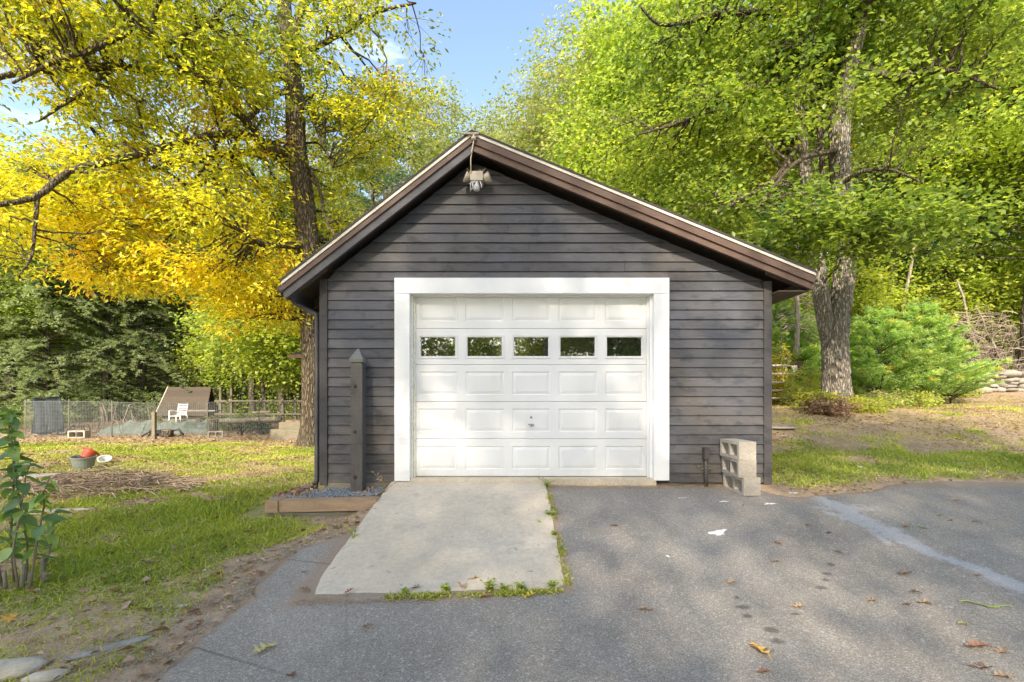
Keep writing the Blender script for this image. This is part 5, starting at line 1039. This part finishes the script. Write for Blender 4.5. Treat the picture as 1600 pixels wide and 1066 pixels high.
obj('shelter_roof', mesh('sr', [(a.x, 14.2, zz), (ex, 14.2, zz), (ex, 15.2, zz + .38), (a.x + .5, 15.2, zz + .38), (a.x, 16.2, zz), (ex, 16.2, zz), (a.x, 14.2, zz - .08), (ex, 14.2, zz - .08), (ex, 16.2, zz - .08), (a.x, 16.2, zz - .08)], [(0, 1, 2, 3), (3, 2, 5, 4), (0, 3, 4), (1, 5, 2), (6, 9, 8, 7), (0, 6, 7, 1), (4, 5, 8, 9), (0, 4, 9, 6), (1, 7, 8, 5)]), M['shingle'], sh)
obj('shelter_fascia', box_mesh(a.x - .01, ex, 14.17, 14.197, zz - .1, zz + .005, .003), M['timber'], sh)

# ---- buckets and brush pile on the lawn
def bucket(c, r0, r1, h_, name, label, mat, cat, tilt=(0, 0, 0), rim=.012, th=.008):
    bm = bmesh.new(); n = 24; prof = [(0, .0), (r0, 0), (r1, h_), (r1 + rim, h_), (r1 + rim, h_ - rim * 1.5), (r1 + .002, h_ - rim * 1.5), (r1 + .0, h_ - .001), (r1 - th, h_ - .002), (r0 - th, th), (0, th)]
    prof = [(0, 0), (r0, 0), (r1 - .001, h_ - rim * 1.6), (r1 + rim, h_ - rim * 1.6), (r1 + rim, h_), (r1 - th, h_), (r0 - th, th), (0, th)]
    rings = [[bm.verts.new((r_ * math.cos(6.2832 * k / n), r_ * math.sin(6.2832 * k / n), z_)) for k in range(n)] if r_ > 0 else [bm.verts.new((0, 0, z_))] for r_, z_ in prof]
    for i_ in range(len(rings) - 1):
        A, B = rings[i_], rings[i_ + 1]
        for k in range(n):
            k2 = (k + 1) % n
            if len(A) == 1: bm.faces.new((A[0], B[k2], B[k]))
            elif len(B) == 1: bm.faces.new((A[k], A[k2], B[0]))
            else: bm.faces.new((A[k], A[k2], B[k2], B[k]))
    me = bm_mesh(name, bm, False); o = obj(name, me, M[mat]); o.location = c; o.rotation_euler = tilt; return tag(o, label, cat)
g_ = G(131, 733); g_.z -= .02; bucket(g_, .12, .165, .24, 'bucket', 'grey green plastic bucket holding a red pot on the lawn', 'bucket', 'bucket', (R(5), R(3), 0))
bucket(g_ + Vector((.0, .01, .19)), .075, .115, .15, 'plant_pot', 'red plastic pot sticking out of the grey bucket', 'red_pot', 'pot', (R(-38), R(16), 0)).location = g_ + Vector((-.02, .04, .19))
g2 = G(164, 724); bucket(g2, .055, .095, .11, 'plastic_tray', 'crumpled clear plastic container beside the grey bucket', 'clear', 'container', (R(25), R(20), 0))
# brush pile: twigs
t_ = Tubes(); c_ = G(152, 765)
for k in range(900):
    a = random.uniform(0, 6.28); rr_ = random.uniform(0, 1) ** .6; x = c_.x + .1 + math.cos(a) * rr_ * 1.25; y = c_.y + math.sin(a) * rr_ * .55; hh_ = (.27 + .10 * snoise(x, y, 0, 3)) * (1 - rr_ ** 1.5) * random.uniform(.1, 1); z = tz(x, y) + hh_ + .01; b = random.uniform(0, 6.28); L = random.uniform(.08, .34)
    t_.add([(x, y, z), (x + L * .5 * math.cos(b), y + L * .5 * math.sin(b), z + random.uniform(-.01, .04)), (x + L * math.cos(b + .4), y + L * math.sin(b + .4), max(tz(x, y) + .005, z + random.uniform(-.05, .03)))], [.007, .006, .003], 3, False)
bp_ = thing('brush_pile', c_, 'heap of dry brown twigs and stalks in front of the grey bucket', 'brush pile'); o = obj('dry_stalks', t_.mesh('dry_stalks'), M['twig'], bp_); o['kind'] = 'stuff'

def flag(px, py, sx, sy, sz, rz, label, seed, mat='flag', name='flagstone', cat='stone'):
    c = G(px, py); me = stone_mesh(seed, sx, sy, sz); o = obj(name, me, M[mat]); o.location = c + Vector((0, 0, sz * .25)); o.rotation_euler = (0, 0, rz); return tag(o, label, cat)
flag(12, 1052, .16, .10, .05, .25, 'pale layered rock in the bottom left corner, left one of two', 301); flag(70, 1062, .10, .055, .035, .5, 'smaller pale rock in the bottom left corner, right one of two', 302)
flag(175, 1012, .20, .045, .012, .75, 'long flat stone in the dirt beside the drive, bottom left', 303, 'stone'); flag(285, 949, .05, .022, .012, .2, 'small grey stone on the dirt edge of the drive', 304, 'stone')
flag(245, 752, .55, .28, .03, .1, 'flat concrete slab right of the twig heap', 305); flag(85, 800, .45, .12, .025, .3, 'sunken flat slab in the lawn below the twig heap', 306); flag(60, 745, .5, .25, .03, .1, 'flat slab left of the twig heap', 307)
flag(1218, 669, .30, .25, .03, .1, 'small paving slab just behind the right garage corner', 308); flag(1343, 731, .06, .04, .02, .2, 'pale stone in the grass right of the garage', 309); flag(886, 914, .015, .012, .01, .2, 'small pale pebble at the right front corner of the apron', 310)

# ---- leafy shrub at the left edge, stems and leaves one by one
pc = G(38, 918); sb = thing('leafy_shrub', pc, 'young shrub with broad green leaves on upright stems, at the left edge', 'shrub')
def broad_leaf(seed):
    r_ = random.Random(seed); n = 7; vs_ = []; fs = []
    for k in range(n): t = k / (n - 1); w = .030 * math.sin(math.pi * min(1, t * .93 + .07) ** .8) * (1 if t < 1 else 0) + .0005; dz = -.028 * t * t + .004 * math.sin(t * 9 + seed); vs_ += [(-w, t * .105, dz + w * .35), (0, t * .105, dz), (w, t * .105, dz + w * .35)]
    for k in range(n - 1): a = 3 * k; fs += [(a, a + 1, a + 4, a + 3), (a + 1, a + 2, a + 5, a + 4)]
    me = mesh('leaf', vs_, fs, True); set_attr(me, 'tint', np.full(len(vs_), [.25, .5, .8][seed % 3])); me.materials.append(M['shrub_leaf']); return me
BL = [broad_leaf(k) for k in range(3)]
stems = [[(20, 915), (14, 840), (18, 740), (14, 655), (12, 640)], [(44, 918), (38, 850), (30, 760), (20, 700), (12, 660)], [(50, 915), (58, 860), (66, 790), (70, 770), (74, 745)], [(30, 915), (22, 860), (30, 800), (38, 745), (52, 722)], [(8, 905), (-8, 830), (-22, 740), (-20, 650)], [(60, 915), (76, 860), (84, 812), (86, 800)]]
random.seed(5)
for s_i, st in enumerate(stems):
    dd = pc.y + random.uniform(-.08, .12); pts = [P(a, b, dd) + Vector((0, random.uniform(-.02, .02), 0)) for a, b in st]; pts[0].z = tz(pts[0].x, pts[0].y) - .02; t_ = Tubes(); t_.add(pts, np.linspace(.008, .003, len(pts)), 8); obj('stem', t_.mesh('stem'), M['old_timber'], sb)
    nL = 40 if s_i < 2 else 20
    for k in range(nL):
        u = .22 + .8 * k / nL; i_ = min(len(pts) - 2, int(u * (len(pts) - 1))); b = pts[i_].lerp(pts[i_ + 1], min(1, u * (len(pts) - 1) - i_)); o = bpy.data.objects.new('leaf', BL[random.randrange(3)]); link(o, sb); o.location = b - pc
        s = random.uniform(.55, 1.3) * (1.12 - .25 * u); o.scale = (s, s, s); o.rotation_euler = (random.uniform(-.9, .5), random.uniform(-.7, .7), k * 2.4 + random.uniform(-.7, .7))
t_ = Tubes()
for k in range(5): a = pc + Vector((random.uniform(-.10, .10), random.uniform(-.05, .08), 0)); t_.add([(a.x, a.y, a.z - .03), (a.x + random.uniform(-.02, .02), a.y, a.z + random.uniform(.08, .2))], [.013, .010], 9, True, .1)
obj('cut_stump', t_.mesh('cut_stump'), M['old_timber'], sb)

def fpeb():
    while True:
        u = random.random(); i_ = random.randrange(len(left_edge) - 1); a = left_edge[i_].lerp(left_edge[i_ + 1], u); x = a.x - abs(random.gauss(.12, .22)); y = a.y + random.uniform(-.1, .1)
        if drive_sd(np.array([x]), np.array([y]))[0] < .06: return x, y, tz(x, y) + .001
tag(obj('dirt_crumbs', scatter_stones(3500, fpeb, .0065, 'dirt_crumbs', M['stone']), M['stone']), 'small pebbles and crumbs along the dirt edge of the drive', 'pebbles', kind='stuff')
def fasp():
    x = random.uniform(-2, 5); y = 1.8 + 3.4 * random.random() ** 1.3; return x, y, tz(x, y) + .006
tag(obj('loose_grit', scatter_stones(2500, fasp, .0032, 'loose_grit', M['flag']), M['flag']), 'loose pale grit lying on the drive', 'grit', kind='stuff')
# ------------------------------------------------------------------ grass and litter
def grass(n, xr, yr, L, W, seed, power=1.0, thr=.35, name='grass', label='', mat='grass', up=1.6):
    r_ = np.random.default_rng(seed); x = r_.uniform(*xr, n); y = yr[0] + (yr[1] - yr[0]) * r_.uniform(0, 1, n) ** power; g = grassiness(x, y); clump = .5 + .5 * snoise(x, y, 0, 7, 4)
    inb = (x > -2.8) & (x < 3.0) & (y > 4.6) & (y < 12)
    k = (g * (.55 + .6 * clump) > r_.uniform(.1, .9, n)) & (drive_sd(x, y) < -.01) & ~inb & (seg_dist(x, y, AP) > .05); x, y, g = x[k], y[k], g[k]; z = terrain(x, y) - .004
    D = r_.normal(0, 1, (len(x), 3)); D[:, 2] = np.abs(D[:, 2]) * .6 + up; sc = 1 + .12 * (y - 3).clip(0, 8); nr = r_.normal(0, 1, (len(x), 3)) + np.array([0, -.3, .9])
    hgt = (.7 + .6 * (snoise(x, y, 0, 3.1, 9) * .5 + .5)) * (.6 + .5 * g)
    me = leaf_mesh(name, np.stack([x, y, z], 1), D, L * sc * hgt, W * sc, np.clip(.42 + .28 * (1 - g) + .2 * snoise(x, y, 0, 1.3, 6) + r_.normal(0, .12, len(x)), 0, 1), r_, nrm=nr); return tag(obj(name, me, M[mat]), label, 'grass', kind='stuff')
grass(90000, (-7.5, -1.5), (1.5, 5.2), .028, .008, 51, label='short mixed lawn grass left of the drive')
grass(16000, (-7.0, -1.4), (1.5, 6.0), .075, .007, 55, label='longer grass blades standing in tufts on the left lawn', name='tall_grass', up=1.1)
grass(80000, (-6.0, -1.6), (1.6, 6.0), .022, .019, 52, label='clover leaves spread through the left lawn', name='clover', up=.9)
grass(120000, (-16, -2.2), (4.6, 13), .028, .012, 53, label='farther lawn grass in front of the garden netting')
grass(110000, (2.9, 13), (4.9, 13.5), .036, .011, 54, label='patchy lawn grass right of the garage')
def straw(n, xr, yr, L, W, seed, label):
    r_ = np.random.default_rng(seed); x = r_.uniform(*xr, n); y = r_.uniform(*yr, n); k = (drive_sd(x, y) < -.02) & ~((x > -2.8) & (x < 3.0) & (y > 4.6) & (y < 12)) & (seg_dist(x, y, AP) > .05) & (snoise(x, y, 0, 1.9, 31) > r_.uniform(-.9, .6, n)); x, y = x[k], y[k]
    D = r_.normal(0, 1, (len(x), 3)); D[:, 2] = np.abs(D[:, 2]) * .5; tag(obj('dry_grass', leaf_mesh('dry_grass', np.stack([x, y, terrain(x, y)], 1), D, L, W, r_.uniform(.62, 1.05, len(x)), r_), M['grass']), label, 'dry grass', kind='stuff')
straw(60000, (2.9, 16), (4.9, 15), .055, .009, 71, 'dry straw coloured grass over the right yard')
straw(45000, (-8, -1.4), (1.5, 6.5), .032, .005, 72, 'dry straw bits among the left lawn and dirt')
straw(50000, (-16, -2.6), (6, 13.5), .05, .009, 73, 'dry straw bits on the lawn before the netting')
r_ = np.random.default_rng(77)
def litter(n, xr, yr, L, W, seed, thr=1., label='', zoff=.006, fn=None):
    r_ = np.random.default_rng(seed); x = r_.uniform(*xr, n); y = r_.uniform(*yr, n); k = (drive_sd(x, y) < .02) & ~((x > -2.8) & (x < 3.0) & (y > 4.62) & (y < 12)) & (seg_dist(x, y, AP) > .03)
    if fn is not None: k &= fn(x, y, r_)
    x, y = x[k], y[k]; D = r_.normal(0, 1, (len(x), 3)); D[:, 2] *= .15; me = leaf_mesh('leaf_litter', np.stack([x, y, terrain(x, y) + zoff + r_.uniform(0, .012, len(x))], 1), D, L, W, r_.uniform(0, 1, len(x)), r_, fold=.5, flat=.35); return tag(obj('leaf_litter', me, M['litter']), label, 'leaf litter', kind='stuff')
litter(24000, (-10, -1.4), (1.5, 10), .042, .024, 61, label='brown leaf bits scattered over the left lawn and dirt', fn=lambda x, y, r_: (1.3 - grassiness(x, y)) * (.5 + .6 * snoise(x, y, 0, 1.7, 3)) > r_.uniform(0, 1, len(x)))
litter(1300, (-7, -1.4), (1.5, 5.5), .085, .05, 65, label='larger dry leaves caught in the left lawn', fn=lambda x, y, r_: (1.25 - grassiness(x, y)) * (.6 + .5 * snoise(x, y, 0, 2.7, 3)) > r_.uniform(0, 1.3, len(x)))
litter(24000, (2.6, 16), (4.9, 15), .055, .032, 62, label='dry leaves and debris over the right lawn', fn=lambda x, y, r_: (1.1 - grassiness(x, y)) * (.45 + .75 * snoise(x, y, 0, 1.1, 3)) + .8 * np.exp(-(((x - 3.4) / .5) ** 2 + ((y - 5.9) / .4) ** 2)) > r_.uniform(0, 1, len(x)))
litter(12000, (-18, -4), (8, 22), .08, .05, 63, label='fallen leaves around the garden netting', fn=lambda x, y, r_: (.9 - grassiness(x, y) * .8) > r_.uniform(0, 1, len(x)))
litter(1600, (-9, -5), (5.4, 7.4), .10, .012, 64, label='dry straw around the twig heap')
# dry leaves in the timber bed
r_ = np.random.default_rng(5); n = 120; x = np.concatenate([r_.normal(-2.35, .12, 90), r_.normal(-1.6, .1, 30)]); y = r_.uniform(4.83, 5.2, n); D = r_.normal(0, 1, (n, 3)); o = obj('leaf_litter', leaf_mesh('leaf_litter', np.stack([x, y, np.full(n, H - 1.03)], 1), D, .06, .035, r_.uniform(.2, 1, n), r_, fold=.6), M['litter']); tag(o, 'dry leaves gathered in the left end of the timber bed', 'leaf litter', kind='stuff')

# ------------------------------------------------------------------ single leaves lying on the asphalt
def oak_leaf(seed, lobes=4, asp=.62):
    r_ = random.Random(seed); n = 26; L = 1.0; right = []
    for k in range(n + 1):
        t = k / n; env = math.sin(math.pi * t ** .8) ** .8 * asp * .5; w = env * (.62 + .38 * math.cos(2 * math.pi * lobes * t + .6)) + .012; right.append((w, t))
    zf = lambda w, t: .10 * math.sin(t * 3.0 + seed) + .9 * w * w + .05 * math.sin(w * 14 + t * 7 + seed)
    vs_ = []; fs = []
    for w, t in right: vs_ += [(-w * r_.uniform(.85, 1.1), t, zf(w, t) + .04), (0, t, zf(0, t)), (w * r_.uniform(.85, 1.1), t, zf(w, t))]
    for k in range(n): a = 3 * k; fs += [(a, a + 1, a + 4, a + 3), (a + 1, a + 2, a + 5, a + 4)]
    b = len(vs_); vs_ += [(-.012, 0, zf(0, 0)), (.012, 0, zf(0, 0)), (.008, -.28, .05), (-.008, -.28, .05)]; fs.append((b, b + 1, b + 2, b + 3)); return mesh('fallen_leaf', vs_, fs, True)
OL = [oak_leaf(k) for k in range(4)]
LM = {n_: simple(n_ + '_leaf', a, b, 12, .7, .2, src='obj', var=.2) for n_, a, b in [('tan', (.36, .23, .13), (.48, .33, .2)), ('russet', (.30, .12, .06), (.42, .2, .1)), ('brown', (.17, .09, .05), (.28, .17, .1)), ('yellow', (.62, .45, .03), (.7, .55, .1)), ('green', (.22, .30, .06), (.35, .42, .1)), ('orange', (.6, .25, .05), (.65, .45, .1)), ('olive', (.42, .36, .12), (.5, .42, .18))]}
cache = {}
def fallen(px, py, sz, color, rz, label, k):
    sz *= 1.35
    key = (color, k % 4)
    if key not in cache: m2 = OL[k % 4].copy(); m2.materials.append(LM[color]); cache[key] = m2
    c = G(px, py); onap = inside(np.array([c.x]), np.array([c.y]), AP)[0]; o = bpy.data.objects.new('fallen_leaf', cache[key]); link(o); o.location = (c.x, c.y, (float(az(c.y)) if onap else c.z + .004) + .006 + .12 * sz * .3); o.scale = (sz,) * 3; o.rotation_euler = (random.uniform(-.15, .15), random.uniform(-.15, .15), rz); tag(o, label, 'leaf', 'single leaves fallen on the drive')
leaves_ = [(585, 981, .055, 'russet', 2, 'small russet leaf on the asphalt below the left front apron corner'), (396, 1028, .095, 'olive', -.6, 'olive yellow lobed leaf on the asphalt at the bottom left'), (461, 1061, .06, 'russet', 1, 'russet leaf cut by the bottom picture edge, left of centre'), (478, 897, .05, 'russet', 1, 'small dark red leaf on the narrow asphalt patch left of the apron'),
 (484, 929, .07, 'brown', 1.2, 'brown curled leaf at the left front corner of the apron'), (553, 926, .06, 'russet', 2.5, 'rusty leaf along the front apron joint, second from the left'), (657, 922, .075, 'tan', 1.4, 'pale tan leaf in the front apron joint, mid left'), (748, 906, .075, 'orange', 1.6, 'orange brown leaf lying on the front edge of the concrete'),
 (725, 925, .09, 'tan', .3, 'large tan leaf among the weeds of the front apron joint'), (769, 936, .08, 'russet', 1.5, 'reddish leaf just below the weedy apron joint'), (838, 932, .085, 'yellow', 1.8, 'bright yellow leaf below the front apron joint'), (966, 823, .06, 'russet', 1.5, 'single russet leaf on the asphalt right of the apron'),
 (1021, 957, .075, 'tan', 1.3, 'curled brown leaf on the asphalt in the lower middle'), (1149, 911, .06, 'tan', 2, 'light brown leaf above the dark wet marks'), (1199, 1032, .11, 'orange', .1, 'yellow and orange oak leaf near the bottom edge'), (1164, 791, .065, 'tan', 1.4, 'tan leaf just below the concrete block stack'),
 (1221, 853, .06, 'russet', .2, 'pinkish brown leaf between the paint spill and the pale streak'), (1221, 880, .055, 'tan', 1.5, 'small tan leaf left of the dark footprint stains'), (1257, 950, .065, 'tan', 1.6, 'tan leaf below the dark footprint stains'), (1299, 834, .05, 'brown', 1.5, 'dark brown leaf left of the forked end of the pale streak'),
 (1316, 868, .05, 'brown', .2, 'dark leaf right above the dark footprint stains'), (1268, 825, .045, 'russet', .4, 'tiny russet leaf left of the pale streak'), (1372, 942, .07, 'tan', 1.2, 'ochre leaf in the lower right middle of the asphalt'), (1424, 946, .05, 'russet', 1.6, 'small russet leaf between two ochre leaves at the lower right'),
 (1440, 931, .055, 'brown', 1.5, 'dark brown leaf above a tan one at the lower right'), (1463, 949, .08, 'tan', 1.0, 'tan oak leaf lying left of the long green leaf'), (1425, 899, .085, 'tan', 1.5, 'tan leaf below the middle of the pale streak'), (1532, 901, .08, 'tan', 1.3, 'tan leaf beside the right part of the pale streak'),
 (1515, 980, .05, 'olive', 1.5, 'small olive leaf below the long green leaf'), (1548, 1018, .10, 'russet', 1.5, 'left of two touching brown leaves at the lower right'), (1574, 1020, .075, 'tan', 1.7, 'right of two touching brown leaves at the lower right'), (1549, 1047, .09, 'brown', 1.3, 'dark curled leaf near the bottom right corner'),
 (1586, 1064, .07, 'tan', 1.3, 'tan leaf cut by the bottom right picture edge'), (1207, 1056, .06, 'russet', 1.4, 'small red brown leaf under the yellow orange oak leaf'), (1499, 783, .075, 'tan', 1.5, 'tan leaf on the far right asphalt near the grass edge'), (1490, 815, .075, 'tan', 1.1, 'tan leaf on the far right asphalt beyond the streak'),
 (1530, 817, .05, 'tan', 1.5, 'small orange tan leaf at the far right beyond the streak'), (1475, 808, .055, 'green', 1.4, 'small green leaf at the far right beyond the streak'), (1422, 824, .08, 'tan', 1.6, 'tan leaf half hidden by a green one on the streak'), (1436, 826, .085, 'green', -1.4, 'yellow green leaf lying on the pale streak'),
 (136, 932, .09, 'tan', 1.0, 'tan leaf on the lawn at the lower left'), (243, 958, .10, 'green', 1.3, 'curled green leaf on the dirt beside the left lawn'), (342, 812, .10, 'orange', 1.5, 'orange leaf on the lawn left of the timber edging'), (298, 988, .11, 'russet', .4, 'large russet leaf on the dirt edge of the drive'), (12, 980, .10, 'orange', .8, 'orange leaf on the grass at the left picture edge'), (275, 1020, .10, 'tan', .5, 'tan leaf on the dirt beside the bottom left drive edge')]
random.seed(12)
for k, (a, b, s, c, rz, lb) in enumerate(leaves_): fallen(a, b, s, c, rz, lb, k)
# long green leaf blade
c = G(1540, 948); t_ = Tubes(); lv = []; lf = []
for k in range(14):
    u = k / 13; x = c.x - .14 + .28 * u; y = c.y + .035 - .075 * u + .012 * math.sin(u * 9); w = .013 * math.sin(math.pi * min(1, u + .05)) * (1 + .5 * math.sin(u * 30)) + .001; z = tz(x, y) + .012 + .006 * math.sin(u * 8); lv += [(x, y - w, z), (x, y, z + .004), (x, y + w, z)]
for k in range(13): a = 3 * k; lf += [(a, a + 1, a + 4, a + 3), (a + 1, a + 2, a + 5, a + 4)]
tag(obj('green_sprig', mesh('green_sprig', lv, lf, True), LM['green']), 'long twisted green sprig lying on the asphalt at the right', 'leaf')
# spilled paint
def splash(px, py, r1, r2, rz, label, seed):
    c = G(px, py); r_ = random.Random(seed); n = 40; ph = [r_.uniform(0, 6.28) for _ in range(4)]; pts = []
    for k in range(n):
        a = 6.2832 * k / n; q = 1 + .22 * math.sin(2 * a + ph[0]) + .18 * math.sin(3 * a + ph[1]) + .12 * math.sin(5 * a + ph[2]) + .08 * math.sin(9 * a + ph[3]) + (.9 * math.exp(-((a - .5) / .16) ** 2) if r1 > .05 else 0); x = r1 * q * math.cos(a); y = r2 * q * math.sin(a); pts.append((x, y))
    vs_ = [(0, 0, 0)] + [(x, y, 0) for x, y in pts]; cs, sn_ = math.cos(rz), math.sin(rz); W_ = []
    for x, y, z in vs_: X_ = c.x + x * cs - y * sn_; Y_ = c.y + x * sn_ + y * cs; W_.append((X_, Y_, tz(X_, Y_) + .0085 + .002 * math.sin(X_ * 90)))
    me = mesh('paint_spill', W_, [(0, k + 1, (k + 1) % n + 1) for k in range(n)]); tag(obj('paint_spill', me, M['paint']), label, 'paint spill')
splash(1121, 835, .062, .05, .1, 'largest white paint spill on the asphalt', 1); splash(1131, 785, .05, .012, 0, 'small white paint splash left of the block stack', 2); splash(1203, 789, .05, .016, .1, 'white smear on the asphalt right of the block stack', 3); splash(1066, 780, .04, .008, 0, 'faint white paint fleck below the right door casing', 4); splash(1043, 871, .014, .012, 0, 'tiny white paint dot left below the largest spill', 5); splash(1240, 772, .07, .012, 0, 'thin white splash at the grass edge by the garage corner', 6)
# low green weeds rooted in the joint in front of and beside the apron
r_ = np.random.default_rng(8); u = r_.uniform(0, 1, 5200); side = r_.uniform(0, 1, 5200) < .3; x = np.where(side, .40 + r_.normal(0, .018, 5200), -1.35 + 1.72 * u); y = np.where(side, 3.2 + 1.95 * u, 3.035 + .11 * u + r_.normal(0, .018, 5200) - .01)
k = (snoise(x, y, 0, 5.5, 4) + .35 * (x > -.6)) > r_.uniform(.25, 1.0, 5200); x, y = x[k], y[k]; D = r_.normal(0, 1, (len(x), 3)); D[:, 2] = np.abs(D[:, 2]) * .8
tag(obj('joint_weeds', leaf_mesh('joint_weeds', np.stack([x, y, terrain(x, y) + r_.uniform(0, .012, len(x))], 1), D, .03, .010, r_.uniform(.15, 1, len(x)), r_), M['grass']), 'short green and dry weeds growing in the joint around the apron', 'weeds', kind='stuff')
def fj():
    if random.random() < .65: x = random.uniform(-1.45, .42); return x, 3.02 + .11 * (x + 1.4) / 1.8 + random.gauss(0, .03), tz(x, 3.03) + .006
    if random.random() < .5: y = random.uniform(3.1, 5.2); x = .41 + random.gauss(0, .02); return x, y, tz(x, y) + .006
    x = random.uniform(.4, 2.7); y = 5.13 + random.gauss(0, .04); return x, y, tz(x, y) + .006
tag(obj('joint_dirt', scatter_stones(5000, fj, .006, 'joint_dirt', M['crumb']), M['crumb']), 'tan dirt crumbs gathered along the apron and garage base', 'dirt', kind='stuff')
# weeds
for k, (px, py, h_, n, lb) in enumerate([(855, 762, .11, 12, 'green weed at the top right corner of the apron'), (858, 806, .04, 14, 'mossy weed midway along the right apron joint'), (866, 838, .04, 9, 'low weed lower along the right apron joint'), (632, 928, .035, 10, 'small weed in the front apron joint, leftmost'), (697, 925, .04, 14, 'low weed beside the tan leaf in the front joint'), (765, 923, .06, 26, 'biggest weed tuft in the front apron joint'), (788, 925, .04, 12, 'small weed right of the biggest tuft'), (815, 922, .04, 16, 'weed tuft left of the bright yellow leaf in the joint'), (862, 920, .045, 14, 'weed at the right end of the front apron joint'), (1103, 755, .25, 7, 'tall thin weed at the foot of the outlet pipe'), (1083, 754, .07, 7, 'short weed left of the outlet pipe'), (601, 772, .22, 5, 'dry thin weed between gravel bed and apron'), (553, 842, .12, 5, 'sparse weed on the dirt left of the apron'), (842, 818, .02, 5, 'tiny sprout on the concrete apron')]):
    c = G(px, py); weed('weed', c, h_, n, lb, 200 + k, lw=.017 if h_ < .1 else .02, mat='leaf_green' if k != 11 else 'litter')
